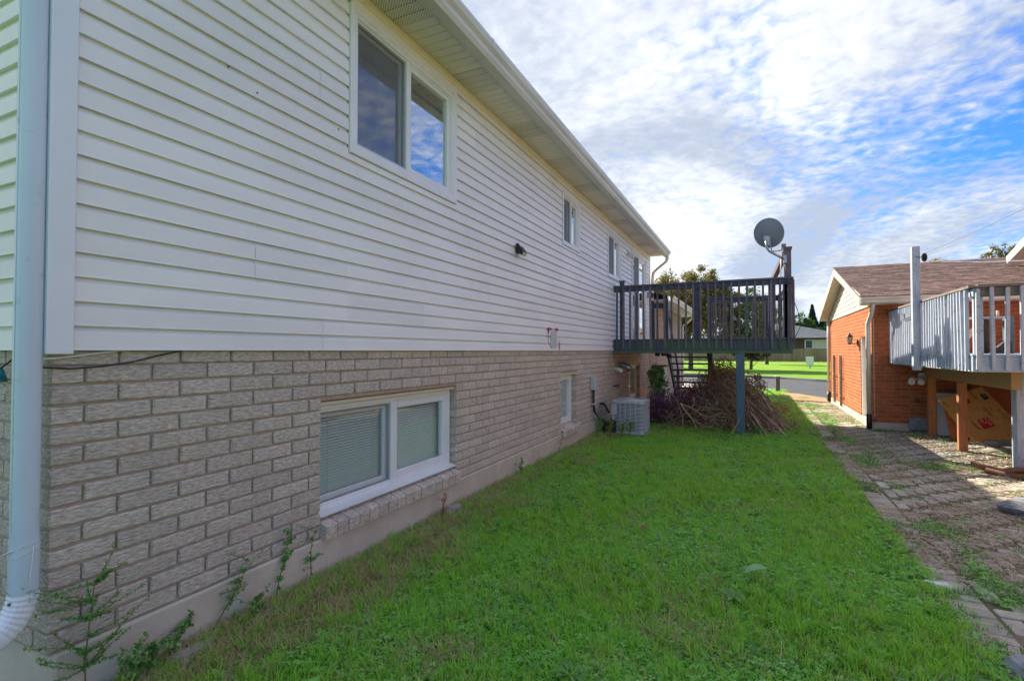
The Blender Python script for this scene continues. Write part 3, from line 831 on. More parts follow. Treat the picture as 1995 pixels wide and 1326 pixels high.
for p, q, a, b_ in wall_cells(1.09, YE - 0.004, 1.508, ZT - 0.002, OPEN_UP): mb.box(-2.75, p, a, XS - 0.005, q, b_)
mb.box(-4.4, 1.09, 1.508, -2.752, 1.30, 4.0)
mb.build('wall_sheathing', M['trim'], house)
ct = MB(); ct.box(-2.60, 1.064, 1.485, -2.556, 1.157, ZT - 0.002, bev=0.004); ct.box(-2.655, 1.0645, 1.4855, -2.601, 1.09, ZT - 0.003, bev=0.004)
ct.build('corner_trim', M['trim'], house)
B(XS, YE - 0.022, 1.485, -2.560, YE + 0.03, ZT - 0.002, bev=0.003).build('corner_trim', M['trim'], house)
mb = MB(); mb.sweep([(-2.583, 4.035), (-2.565, 4.035), (-2.558, 4.06), (-2.558, 4.098), (-2.583, 4.098)], lambda u, v, t: (u, t, v), 1.16, YE - 0.03); mb.build('frieze_trim', M['frieze'], house)
# soffit panels: strips across the eave, every third group perforated
y = 0.9; k = 0
while y < YE + 0.05:
    w = 0.40 / 4; L_ = 4 * w
    vent = (k % 3 == 2)
    mb = MB()
    for j in range(4):
        a, b_ = y + j * w, y + (j + 1) * w
        if a >= YE + 0.04: break
        b_ = min(b_, YE + 0.05)
        mb.sweep([(a, 4.100), (a + 0.004, 4.108), (a + 0.012, 4.108), (a + 0.016, 4.100), (b_, 4.100)], lambda u, v, t: (t, u, v), -2.583, -2.205, closed=False)
    mb.build('soffit_panel', M['soffit_vent'] if vent else M['soffit'], house)
    y += L_; k += 1
mb = MB(); mb.sweep([(-2.215, 4.10), (-2.215, 4.078), (-2.200, 4.076), (-2.188, 4.090), (-2.183, 4.20), (-2.200, 4.21)], lambda u, v, t: (u, t, v), 0.9, YE + 0.05); mb.build('fascia', M['frieze'], house)
# K-style gutter
gp = [(-2.178, 4.205), (-2.178, 4.055), (-2.085, 4.050), (-2.062, 4.080), (-2.058, 4.112), (-2.030, 4.140), (-2.018, 4.175), (-2.018, 4.196), (-2.035, 4.198), (-2.038, 4.178), (-2.052, 4.146), (-2.078, 4.115), (-2.085, 4.062), (-2.170, 4.066), (-2.170, 4.205)]
mb = MB(); mb.sweep(gp, lambda u, v, t: (u, t, v), 0.85, YE + 0.06)
mb.build('gutter', M['gutter'], house)
for ys in (3.9, 7.6, 11.4):
    mb = MB(); mb.sweep([(u - 0.002 if u > -2.1 else u, v - 0.003) for u, v in gp[:8]] + [(-2.02, 4.20), (-2.17, 4.20)], lambda u, v, t: (u + 0.004, t, v), ys, ys + 0.03); mb.build('gutter_joint', M['gutter'], house)
rf = MB()
rf.sweep([(-2.19, 4.212), (-2.06, 4.212), (-2.06, 4.225), (-6.6, 5.75), (-11.1, 4.225), (-11.1, 4.15), (-6.6, 5.68)], lambda u, v, t: (u, t, v), 0.75, YE + 0.08)
rf.build('roof', M['roof_brown'], house)
gb = MB(); gb.sweep([(-2.59, 1.5), (-2.59, 4.09), (-6.6, 5.60), (-10.6, 4.09), (-10.6, 1.5)], lambda u, v, t: (u, t, v), YE - 0.003, YE + 0.02); gb.build('gable_wall', M['siding'], house)
B(-11.05, YE - 0.1, 4.085, -10.62, YE + 0.06, 4.2).build('rear_eave', M['soffit'], house)


# windows -----------------------------------------------------------
def frame_rect(mb, X0, X1, y0, y1, z0, z1, w, bev=0.004, wb=None, wt=None):
    wb = wb or w; wt = wt or w
    mb.box(X0, y0, z0, X1, y0 + w, z1, bev); mb.box(X0, y1 - w, z0, X1, y1, z1, bev)
    mb.box(X0, y0 + w + .0002, z0, X1, y1 - w - .0002, z0 + wb, bev); mb.box(X0, y0 + w + .0002, z1 - wt, X1, y1 - w - .0002, z1, bev)


def blind(parent, X, y0, y1, z0, z1, m, pitch=0.021, tilt=0.75):
    mb = MB(); z = z0
    while z < z1:
        dx, dz = 0.011 * math.cos(tilt + rng.uniform(-.1, .1)), 0.011 * math.sin(tilt)
        mb.add([(X - dx, y0, z + dz), (X + dx, y0, z - dz), (X + dx, y1, z - dz), (X - dx, y1, z + dz)], [(0, 1, 2, 3)])
        z += pitch
    for f in (0.18, 0.82):
        yy = y0 + (y1 - y0) * f; mb.box(X + 0.012, yy - .0012, z0, X + 0.014, yy + .0012, z1)
    mb.build('blind', m, parent)


def slider_window(name, y0, y1, z0, z1, X, split=0.5, fw=0.055, proud=0.02, screen_left=True, blinds=True, glass='glass', screen='light_screen', label=None, rail_w=0.04, deep=0.5, trimw=0.0, tint=None):
    """frame mesh is the part; sashes, glass, screen, blinds its sub-parts"""
    ym = y0 + (y1 - y0) * split
    mb = MB(); frame_rect(mb, X - 0.09, X, y0, y1, z0, z1, fw * 0.55)
    frame_rect(mb, X - 0.09, X - 0.012, y0 + fw * 0.5, y1 - fw * 0.5, z0 + fw * 0.5, z1 - fw * 0.5, fw * 0.35)
    mb.box(X - 0.08, ym - 0.022, z0 + fw * .5, X - 0.004, ym + 0.022, z1 - fw * .5, 0.004)
    if trimw:
        frame_rect(mb, X - 0.02, X + 0.012, y0 - trimw, y1 + trimw, z0 - trimw, z1 + trimw, trimw - 0.001, 0.005)
        frame_rect(mb, X - 0.02, X + 0.004, y0 - trimw * .3, y1 + trimw * .3, z0 - trimw * .3, z1 + trimw * .3, trimw * 0.7, 0.002)
    w = mb.build(name, M['pvc'], house, label=label)
    # fixed right light
    mb = MB(); frame_rect(mb, X - 0.07, X - 0.018, ym + 0.023, y1 - fw * .85, z0 + fw * .85, z1 - fw * .85, rail_w); mb.build('sash', M['pvc'], w)
    B(X - 0.047, ym + 0.023 + rail_w, z0 + fw * .85 + rail_w, X - 0.043, y1 - fw * .85 - rail_w, z1 - fw * .85 - rail_w).build('glass', M[glass], w)
    # sliding left light
    mb = MB(); frame_rect(mb, X - 0.085, X - 0.05, y0 + fw * .85, ym - 0.023, z0 + fw * .85, z1 - fw * .85, rail_w * 0.8); mb.build('sash', M['pvc'], w)
    B(X - 0.068, y0 + fw * .85 + .03, z0 + fw * .85 + .03, X - 0.064, ym - .023 - .03, z1 - fw * .85 - .03).build('glass', M[glass], w)
    if screen_left:
        mb = MB(); mb.add([(X - .030, y0 + fw, z0 + fw), (X - .030, ym - .03, z0 + fw), (X - .030, ym - .03, z1 - fw), (X - .030, y0 + fw, z1 - fw)], [(0, 1, 2, 3)])
        mb.build('insect_screen', M[screen], w)
        mb = MB(); frame_rect(mb, X - 0.034, X - 0.022, y0 + fw * .85, ym - .024, z0 + fw * .85, z1 - fw * .85, 0.014, 0.002); mb.build('screen_frame', M['steel'], w)
    if blinds:
        blind(w, X - 0.100, y0 + fw + 0.01, ym - 0.02, z0 + fw, z1 - fw, M['blind'])
        blind(w, X - 0.100, ym + 0.03, y1 - fw, z0 + fw, z1 - fw, M['blind'])
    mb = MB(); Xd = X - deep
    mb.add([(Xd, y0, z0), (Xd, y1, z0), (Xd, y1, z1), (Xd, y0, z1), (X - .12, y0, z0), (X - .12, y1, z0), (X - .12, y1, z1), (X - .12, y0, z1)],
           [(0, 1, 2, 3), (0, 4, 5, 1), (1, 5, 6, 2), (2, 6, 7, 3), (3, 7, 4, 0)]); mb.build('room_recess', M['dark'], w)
    return w


lw = slider_window('window', 2.565, 4.258, 0.405, 1.128, -2.668, split=0.49, fw=0.06, label='wide white basement sliding window with closed blinds', rail_w=0.05)
B(-2.70, 2.552, 1.131, -2.625, 4.268, 1.158, bev=0.004).build('window_head_trim', M['frieze'], house)
B(-2.69, 2.552, 1.159, -2.606, 4.268, 1.1655).build('steel_lintel', M['rust'], house)
sw = MB(); sw.sweep([(-2.72, 0.398), (-2.60, 0.392), (-2.596, 0.402), (-2.665, 0.418)], lambda u, v, t: (u, t, v), 2.553, 4.267); sw.build('sill_flashing', M['pvc'], house)
# narrow basement windows
for (a, b_, z0, z1), m_, lb in ((OPEN_LOW[1], M['pvc'], 'narrow white basement window in a deep brick recess'), (OPEN_LOW[2], M['frieze'], 'cream basement window under the deck')):
    mb = MB(); frame_rect(mb, -2.76, -2.69, a + .002, b_ - .002, z0 + 0.003, z1 - 0.03, 0.085, 0.006)
    w = mb.build('window', m_, house, label=lb)
    B(-2.735, a + .085, z0 + .085, -2.731, b_ - .085, z1 - .11).build('glass', M['glass'], w)
    blind(w, -2.77, a + .08, b_ - .08, z0 + .08, z1 - .11, M['blind'], pitch=0.02)
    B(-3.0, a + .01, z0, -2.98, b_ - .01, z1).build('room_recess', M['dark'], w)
    B(-2.70, a + .002, z1 - 0.028, -2.62, b_ - .002, z1 - 0.004, bev=.003).build('window_head_trim', M['frieze'], house)
# upper windows
slider_window('window', 2.815, 4.145, 2.95, 3.925, -2.566, split=0.475, fw=0.05, trimw=0.052, rail_w=0.035, blinds=False, glass='coated_glass', screen='screen', deep=0.8, label='large upper sliding window reflecting blue sky')
w_up = sc.objects[-1] if False else None
slider_window('window', 7.27, 8.03, 3.13, 3.855, -2.566, split=0.5, fw=0.045, trimw=0.036, rail_w=0.03, deep=0.4, glass='coated_glass', screen='screen', label='small upper sliding window')
slider_window('window', 9.91, 10.90, 3.0, 3.825, -2.566, split=0.5, fw=0.045, trimw=0.036, rail_w=0.03, deep=0.4, glass='coated_glass', screen='screen', label='upper sliding window beside the deck railing')
pd = slider_window('patio_door', 12.10, 13.75, 1.72, 3.86, -2.566, split=0.5, fw=0.06, trimw=0.045, rail_w=0.06, deep=0.6, glass='coated_glass', screen='screen', label='white sliding glass patio door opening on the deck')
# interior shade and blind cord in the large upper window
mb = MB(); blind(None, -2.72, 3.50, 4.10, 3.0, 3.88, M['blind'], pitch=0.03); ob = sc.objects[-1] if sc.objects else None
bl = [o for o in sc.objects if o.name.startswith('blind') and o.parent is None]
for o in bl: o.parent = [w for w in sc.objects if w.get('label') == 'large upper sliding window reflecting blue sky'][0]

# downspout on the rear wall at the corner
PX, PY, PR = -2.605, 1.025, 0.041
ds = thing('downspout', 'pale blue-grey downspout with a ribbed elbow at the near corner', 'downspout', (PX, PY, 0))


def rprof(cx_, cy_, r, n=20, k=3.2):     # squarish pipe section
    out = []
    for i in range(n):
        t = 2 * math.pi * i / n; c, s_ = math.cos(t), math.sin(t)
        q = r / (abs(c) ** k + abs(s_) ** k) ** (1 / k); out.append((cx_ + q * c, cy_ + q * s_))
    return out


def pipe_part(name, pts, r, m, parent, ribs=False):
    mb = MB(); rings = []
    pts = [Vector(p) for p in pts]; n = 20
    vs = []
    for i, p in enumerate(pts):
        d = (pts[min(i + 1, len(pts) - 1)] - pts[max(i - 1, 0)]).normalized()
        a = Vector((1, 0, 0)); b_ = d.cross(a).normalized()
        rr_ = r * (1 - 0.05 * (i % 2)) if ribs else r
        for (u, v) in rprof(0, 0, rr_, n): vs.append(p + a * u + b_ * v)
    fs = [(i * n + k, i * n + (k + 1) % n, (i + 1) * n + (k + 1) % n, (i + 1) * n + k) for i in range(len(pts) - 1) for k in range(n)]
    mb.add(vs, fs, 0, not ribs); return mb.build(name, m, parent)


pipe_part('pipe', [(0, 0, 4.2), (0, 0, 2.0), (0, 0, 0.76)], PR, M['downspout'], ds)
pipe_part('pipe', [(0, 0, 0.775), (0, 0, 0.56)], PR * 1.05, M['downspout'], ds)
el = [(0, -0.13 * (1 - math.cos(R(t))) , 0.56 - 0.16 * math.sin(R(t))) for t in range(0, 66, 4)]
el += [(0, el[-1][1] - 0.10, el[-1][2] - 0.035), (0, el[-1][1] - 0.24, el[-1][2] - 0.08)]
pipe_part('elbow', el, PR * 1.12, M['trim'], ds, ribs=True)
mb = MB(); mb.box(-0.0035, -PR - 0.0025, 0.80, 0.0035, -PR + 0.003, 4.1); mb.build('seam', M['downspout'], ds)
mb = MB(); mb.tube([(0.02, -0.048, 0.53), (0.02, -0.053, 0.53)], 0.006, 8); mb.build('rivet', M['rust'], ds)
tw = thing('twine', 'thin pale twine tied round the near downspout', 'twine', (PX, PY, 0.72))
mb = MB()
for q, zz_ in enumerate((0.0, 0.012)):
    mb.tube([(0.048 * math.cos(t), 0.048 * math.sin(t), zz_ + 0.02 * math.sin(t + q)) for t in [i * 0.4 for i in range(17)]], 0.0014, 5)
mb.tube([(0.048, -0.02, 0.03), (0.0, -0.055, 0.0), (-0.06, -0.05, -0.02), (-0.16, -0.08, -0.07), (-0.4, -0.05, -0.05)], 0.002, 5)
mb.build('twine_loops', M['white'], tw)
mb = MB(); mb.tube([(0.05, 0.01, 0.02), (0.052, 0.0, -0.1), (0.05, 0.0, -0.2)], 0.0016, 5); mb.build('twine_tail', M['white'], tw)
# string light at the left edge
sl = thing('string_light', 'teal string light bulb hanging on the rear brick wall', 'light', (-2.86, 1.03, 1.36))
mb = MB(); mb.lathe((0, 0, 0.02), [(0.004, 0.05), (0.016, 0.045), (0.026, 0.01), (0.03, -0.01), (0.0, -0.012)], 12); mb.build('socket', M['teal'], sl)
mb = MB(); mb.lathe((0, 0, 0.0), [(0.012, 0.008), (0.022, -0.012), (0.024, -0.03), (0.012, -0.05), (0.0, -0.055)], 12); mb.build('bulb', M['glass'], sl)
mb = MB(); mb.tube([(-0.3, 0.02, 0.06), (-0.05, 0.0, 0.045), (0.03, 0.0, 0.03), (0.2, 0.03, 0.0)], 0.003, 6); mb.tube([(0.0, 0, 0.06), (0.06, 0.03, 0.11)], 0.004, 6); mb.build('cord', M['black'], sl)
# cables under the siding at the near corner
for nm, lb, m_, pts, r in (('cable', 'white cable tucked under the siding edge at the near corner', M['white'], [(-2.59, 1.05, 1.468), (-2.588, 1.10, 1.468), (-2.585, 1.157, 1.475), (-2.585, 1.277, 1.492), (-2.588, 1.36, 1.503)], 0.0042),
                           ('cable', 'thin black cable running along the top brick course', M['black'], [(-2.60, 1.04, 1.434), (-2.588, 1.10, 1.43), (-2.585, 1.158, 1.425), (-2.585, 1.277, 1.432), (-2.585, 1.401, 1.45), (-2.587, 1.50, 1.475), (-2.588, 1.63, 1.502)], 0.0035)):
    mb = MB(); mb.tube(pts, r, 8); mb.build(nm, m_, None, label=lb, cat='cable')

# far downspout of the house
fd = thing('downspout', 'cream gooseneck downspout at the far corner of the house', 'downspout', (-2.10, YE - 0.05, 4.05))
mb = MB(); mb.tube([(0, 0, 0), (0, 0, -0.06), (-0.05, 0.03, -0.13), (-0.30, 0.10, -0.30), (-0.40, 0.12, -0.40), (-0.42, 0.12, -0.6), (-0.42, 0.12, -2.3)], 0.045, 10); mb.build('pipe', M['frieze'], fd)

# wall lamp, camera-like lamps
lp = thing('security_light', 'small black solar security light on the white siding', 'light', (-2.565, 5.60, 2.70))
mb = MB(); mb.box(0, -0.035, -0.03, 0.02, 0.035, 0.09, bev=0.006); mb.build('bracket', M['black'], lp)
mb = MB(); mb.sweep([(0.02, 0.07), (0.05, 0.055), (0.10, -0.02), (0.085, -0.065), (0.02, -0.03)], lambda u, v, t: (u, t, v), -0.06, 0.06); mb.build('housing', M['black'], lp)
mb = MB(); mb.sweep([(0.0985, -0.028), (0.101, -0.026), (0.089, -0.062), (0.086, -0.060)], lambda u, v, t: (u, t, v), -0.045, 0.045); mb.build('lens', M['lamp_glass'], lp)
pl = thing('porch_light', 'white twin spotlight high on the wall by the patio door', 'light', (-2.57, 11.65, 3.72))
mb = MB(); mb.lathe((0, 0, 0), [(0.0, 0.03), (0.05, 0.028), (0.055, 0.0)], 16, ax=(1, 0, 0)); mb.build('mount', M['white'], pl)
for dy in (-0.09, 0.09):
    mb = MB(); mb.tube([(0.02, 0, 0), (0.07, dy * .6, -0.02), (0.12, dy, -0.10)], [0.015, 0.03, 0.05], 10); mb.build('spotlight_head', M['white'], pl)
p2 = thing('wall_lantern', 'small black lantern between the patio door and house end', 'light', (-2.57, 14.05, 3.0))
mb = MB(); mb.box(0, -0.03, -0.08, 0.02, 0.03, 0.08, bev=.004); mb.tube([(0.01, 0, 0.05), (0.08, 0, 0.10), (0.12, 0, 0.04)], 0.01, 6); mb.build('bracket', M['black'], p2)
mb = MB(); mb.lathe((0.12, 0, -0.08), [(0.0, 0), (0.04, 0.0), (0.055, 0.10), (0.06, 0.105), (0.0, 0.14)], 6, smooth=False); mb.build('lantern_body', M['black'], p2)

# bare patch with red paint marks
pt = thing('wall_patch', 'bare grey patch edged with red spray paint on the siding', 'patch', (-2.568, 6.85, 1.66))
mb = MB(); mb.sweep([(-0.13, -0.10), (-0.12, 0.08), (-0.09, 0.12), (0.09, 0.125), (0.13, 0.09), (0.135, -0.08), (0.11, -0.12), (-0.11, -0.125)], lambda u, v, t: (t, u, v), 0.0, 0.006); mb.build('bare_patch', M['zinc_patch'], pt)
mb = MB()
for (a, b_, c, d) in ((-0.24, -0.21, -0.05, 0.11), (0.22, 0.25, -0.13, -0.02), (-0.22, -0.09, 0.135, 0.155), (0.07, 0.18, 0.14, 0.16), (-0.225, -0.2, 0.10, 0.15)):
    for k in range(7):
        u = rng.uniform(a, b_); v = c + (d - c) * k / 6; r_ = rng.uniform(.008, .016)
        if b_ - a > 0.08: u = a + (b_ - a) * k / 6; v = rng.uniform(c, d)
        mb.add([(0.0045, u - r_, v - r_ * 1.2), (0.0045, u + r_, v - r_), (0.0045, u + r_ * .8, v + r_ * 1.3), (0.0045, u - r_, v + r_)], [(0, 1, 2, 3)])
mb.build('red_paint_mark', M['red_spray'], pt)
# nail holes on the siding
mb = MB()
for (y, z) in ((1.84, 3.04), (2.02, 2.98), (2.66, 3.02)): mb.lathe((-2.5695, y, z), [(0.0, 0.002), (0.005, 0.002), (0.006, 0.0)], 8, ax=(1, 0, 0))
mb.build('nail_hole', M['black'], house)

# vents, faucet, electric box
vt = thing('dryer_vent', 'grey metal exhaust hood poking from the brick under the deck', 'vent', (-2.6, 10.85, 1.19))
mb = MB(); mb.tube([(0, 0, 0), (0.10, 0, 0.01), (0.19, 0.0, -0.02), (0.25, 0, -0.10)], [0.055, 0.058, 0.066, 0.07], 14); mb.build('hood', M['steel'], vt)
mb = MB(); mb.lathe((0.0, 0, 0), [(0.0, 0.008), (0.085, 0.006), (0.085, 0.0)], 14, ax=(1, 0, 0)); mb.build('collar', M['steel'], vt)
v2 = thing('exhaust_pipe', 'short white exhaust pipe beside the grey hood', 'vent', (-2.6, 10.45, 1.12))
mb = MB(); mb.tube([(0, 0, 0), (0.10, 0, 0.0), (0.17, 0.0, -0.05)], [0.04, 0.043, 0.045], 12); mb.build('pipe', M['white'], v2)
fc = thing('hose_bib', 'pair of small hose taps on the brick above the air conditioner', 'tap', (-2.6, 10.45, 0.78))
for dy in (-0.09, 0.12):
    mb = MB(); mb.tube([(0, dy, 0), (0.07, dy, 0), (0.09, dy, -0.04)], 0.014, 8); mb.lathe((0.06, dy, 0.0), [(0.0, 0.035), (0.028, 0.033), (0.028, 0.025), (0.008, 0.022), (0.008, 0)], 8); mb.build('tap', M['rust'], fc)
bx = thing('disconnect_box', 'grey electrical disconnect box with black conduits on the brick', 'electrical box', (-2.60, 8.82, 0.93))
mb = MB(); mb.box(0.0, -0.075, -0.12, 0.085, 0.075, 0.13, bev=0.01); mb.build('box', M['ac_light'], bx)
B(0.086, -0.065, -0.05, 0.092, 0.065, 0.12, bev=0.002).build('cover', M['ac_light'], bx)
for k, dy in enumerate((-0.03, 0.02)):
    mb = MB(); mb.tube([(0.04, dy, -0.12), (0.04, dy, -0.36), (0.05, dy + 0.03, -0.50), (0.12, dy + 0.12, -0.63 - .05 * k), (0.22, dy + 0.26, -0.70 - .05 * k), (0.30, 0.33, -0.64 - .03 * k)], 0.014, 8); mb.build('conduit', M['black'], bx)
B(0.02, -0.05, -0.375, 0.065, 0.05, -0.355).build('conduit_strap', M['white'], bx)

# air conditioner ----------------------------------------------------
AX, AY = -2.325, 9.09; AW = 0.59; AHt = 0.615
ac = thing('air_conditioner', 'grey louvred air conditioner condenser standing by the brick wall', 'air conditioner', (AX, AY, 0.0))


def rrect(x0, y0, x1, y1, r, n=5):
    out = []
    for (cx_, cy_, a0) in ((x1 - r, y0 + r, -90), (x1 - r, y1 - r, 0), (x0 + r, y1 - r, 90), (x0 + r, y0 + r, 180)):
        for i in range(n + 1):
            t = R(a0 + 90 * i / n); out.append((cx_ + r * math.cos(t), cy_ + r * math.sin(t)))
    return out


V3 = lambda u, v, t: (u, v, t)
B(-0.05, -0.05, -0.02, AW + 0.05, AW + 0.05, 0.04, bev=0.01).build('base_pad', M['kerb'], ac)
mb = MB(); mb.sweep(rrect(0.02, 0.02, AW - 0.02, AW - 0.02, 0.06), V3, 0.04, AHt - 0.02); mb.build('coil', M['ac_dark'], ac)
mb = MB(); mb.sweep(rrect(0.004, 0.004, AW - 0.004, AW - 0.004, 0.07), V3, 0.04, 0.085); mb.build('bottom_band', M['ac_metal'], ac)
mb = MB(); z = 0.095
while z < AHt - 0.06:
    pr = rrect(0.006, 0.006, AW - 0.006, AW - 0.006, 0.068); pr2 = rrect(0.016, 0.016, AW - 0.016, AW - 0.016, 0.062)
    n_ = len(pr); mb.add([(x, y, z) for x, y in pr] + [(x, y, z + 0.013) for x, y in pr2], [(i, (i + 1) % n_, n_ + (i + 1) % n_, n_ + i) for i in range(n_)]); z += 0.0235
mb.build('louvre', M['ac_metal'], ac, kind='stuff')
mb = MB()
for x in [0.165, 0.255, 0.35, 0.44]: mb.box(x - 0.008, -0.004, 0.085, x + 0.008, 0.012, AHt - 0.045, bev=0.002)
for y in [0.12, 0.22, 0.32, 0.42, 0.52]: mb.box(AW - 0.012, y - 0.007, 0.085, AW + 0.001, y + 0.007, AHt - 0.045, bev=0.002)
mb.build('louvre_post', M['ac_metal'], ac)
mb = MB(); mb.sweep(rrect(-0.004, -0.004, AW + 0.004, AW + 0.004, 0.075), V3, AHt - 0.05, AHt - 0.005)
n_ = 24; c_ = AW / 2
mb.build('top_cover', M['ac_metal'], ac)
mb = MB(); mb.lathe((c_, c_, AHt - 0.004), [(0.262, -0.004), (0.262, 0.014), (0.25, 0.02), (0.24, 0.012), (0.238, 0.0)], 32)
for r_ in (0.05, 0.08, 0.11, 0.14, 0.17, 0.20, 0.225):
    mb.tube([(c_ + r_ * math.cos(t * .2618), c_ + r_ * math.sin(t * .2618), AHt + 0.012) for t in range(25)], 0.003, 4, caps=False)
for k in range(6):
    t = k * math.pi / 6; mb.tube([(c_ - .24 * math.cos(t), c_ - .24 * math.sin(t), AHt + .009), (c_ + .24 * math.cos(t), c_ + .24 * math.sin(t), AHt + .009)], 0.003, 4)
mb.build('fan_grille', M['ac_metal'], ac)
mb = MB(); mb.lathe((c_, c_, AHt - 0.003), [(0.0, 0.001), (0.236, 0.001)], 28); mb.build('fan_well', M['ac_dark'], ac)
B(0.012, -0.006, AHt - 0.26, 0.11, 0.004, AHt - 0.06, bev=0.003).build('access_panel', M['ac_light'], ac)
B(0.030, -0.008, AHt - 0.345, 0.062, 0.002, AHt - 0.275, bev=0.002).build('label_plate', M['white'], ac)
mb = MB(); mb.tube([(0.04, -0.01, AHt - 0.31), (0.04, -0.011, AHt - 0.315)], 0.008, 6); mb.build('valve_mark', M['black'], ac)
mb = MB(); mb.box(0.006, -0.004, 0.03, 0.10, 0.004, AHt - 0.36, bev=.002); mb.build('service_corner', M['ac_dark'], ac)
B(AW - 0.001, 0.40, AHt - 0.17, AW + 0.003, 0.46, AHt - 0.13).build('badge', M['red_ink'], ac)
hs = thing('coolant_hose', 'black insulated coolant hoses coiled beside the air conditioner', 'hose', (-2.55, 9.0, 0))
mb = MB(); mb.tube([(-0.02, 0.30, 0.52), (0.06, 0.26, 0.53), (0.14, 0.15, 0.46), (0.20, 0.06, 0.40)], 0.022, 8); mb.build('hose', M['black'], hs)
mb = MB(); mb.tube([(0.30, 0.06, 0.26), (0.22, 0.0, 0.22), (0.13, -0.03, 0.16), (0.10, -0.02, 0.08), (0.12, 0.0, 0.0)], 0.022, 8); mb.build('hose', M['black'], hs)
mb = MB(); mb.tube([(0.20 + .06 * math.cos(t * .5), 0.02, 0.12 + .06 * math.sin(t * .5)) for t in range(13)], 0.008, 6); mb.build('hose', M['redwood'], hs)
B(0.02, 0.0, -0.02, 0.16, 0.14, 0.09, bev=.01).build('hose_base', M['black'], hs)

# ------------------------------------------------------------------ attached wing beyond the deck
wing = thing('garage_wing', 'pale brick single storey wing beyond the dark deck', 'garage', (0, 0, 0))
B(-9.0, YE + 0.03, -0.2, -2.612, 21.6, 2.86).build('wall', M['pale_mortar'], wing)
items = []
for r in range(33):
    z = 0.2 + r * 0.081; y = YE + 0.05 + (0.12 if r % 2 else 0)
    while y < 21.5:
        items.append(((-2.64, min(y + 0.12, 21.47), z + 0.036), (0.075, 0.235, 0.071), 0)); y += 0.245
pieces('brick', wing, M['tan_brick'], items, (0.075, 0.235, 0.071), bev=0.004, nvar=3)
B(-9.0, YE + 0.03, 2.88, -2.12, 21.9, 2.90).build('soffit', M['white'], wing)
B(-2.12, YE + 0.04, 2.82, -2.10, 21.9, 2.99, bev=.003).build('fascia', M['frieze'], wing)
mb = MB(); mb.sweep([(u + 0.085, v - 1.21) for u, v in gp], lambda u, v, t: (u, t, v), YE + 0.04, 21.95); mb.build('gutter', M['white'], wing)
mb = MB(); mb.sweep([(-2.10, 3.0), (-2.10, 3.02), (-5.6, 4.0), (-9.4, 3.02), (-9.4, 3.0), (-5.6, 3.95)], lambda u, v, t: (u, t, v), YE + 0.10, 22.0); mb.build('roof', M['roof_brown'], wing)
mb = MB(); mb.tube([(-2.15, 21.5, 2.84), (-2.4, 21.5, 2.6), (-2.56, 21.5, 2.5), (-2.56, 21.5, 0.1)], 0.04, 8); mb.build('downspout', M['frieze'], wing)
mb = MB(); mb.tube([(-2.57, 15.6, 1.7), (-2.57, 15.6, 0.1)], 0.012, 6); mb.build('drain_pipe', M['steel'], wing)
B(-2.60, 14.9, 0.0, -2.3, 15.5, 1.05, bev=.01).build('meter_cabinet', M['ac_light'], wing)
B(-2.62, 14.80, 1.05, -2.22, 15.6, 1.09, bev=.01).build('cabinet_lid', M['rust'], wing)

# ------------------------------------------------------------------ dark raised deck
DY0, DY1, DX0, DX1, DZ = 10.28, 13.30, -2.555, 0.63, 1.73
deck = thing('raised_deck', 'dark stained raised timber deck with railing behind the house', 'deck', (0, 0, 0))
B(DX0, DY0, 1.49, DX1, DY0 + 0.04, DZ - 0.03, bev=.004).build('fascia_board', M['deck_fascia'], deck)
B(DX1 - 0.04, DY0 + 0.041, 1.49, DX1, DY1, DZ - 0.03, bev=.004).build('fascia_board', M['deck_fascia'], deck)
B(DX0, DY1 - .04, 1.49, DX1 - 0.041, DY1, DZ - 0.03, bev=.004).build('fascia_board', M['deck_fascia'], deck)
B(DX0 + .001, DY0 - 0.002, 1.452, DX1 - 0.001, DY0 + 0.09, 1.489, bev=.004).build('beam', M['deck_fascia'], deck)
nb = 21
for i in range(nb):
    a = DY0 - 0.02 + i * (DY1 - DY0 + 0.04) / nb
    B(DX0, a, DZ - 0.029, DX1 + 0.01, a + 0.136, DZ, bev=.004).build('deck_board', M['deck_rail'], deck)
for i in range(8):
    x = DX0 + 0.1 + i * 0.43
    B(x, DY0 + .041, 1.55, x + 0.04, DY1 - .041, DZ - 0.030).build('joist', M['deck_wood'], deck)


def rail_run(p, q, posts, nbal, ztop=2.81, zb=1.50, out=(0, -1), inner=False, skip=()):
    p, q = Vector(p), Vector(q); d = (q - p).normalized(); o = Vector((*out, 0))
    mb = MB(); mb.beam((p.x, p.y, ztop - 0.02) , (q.x, q.y, ztop - 0.02), 0.09, 0.038, bev=.004); mb.build('rail_cap', M['deck_rail'], deck)
    mb = MB(); mb.beam(Vector((p.x, p.y, ztop - 0.085)) , Vector((q.x, q.y, ztop - 0.085)), 0.038, 0.09, bev=.004); mb.build('rail', M['deck_rail'], deck)
    for i in range(nbal):
        t = (i + 0.5) / nbal
        c = p + (q - p) * t + o * 0.041
        lean = rng.uniform(-.006, .006)
        mb = MB(); mb.beam((c.x + lean, c.y, zb + 0.03), (c.x - lean, c.y, ztop - 0.045), 0.036, 0.036, up=(0, 1, 0), bev=.004); mb.build('baluster', M['deck_wood'], deck)


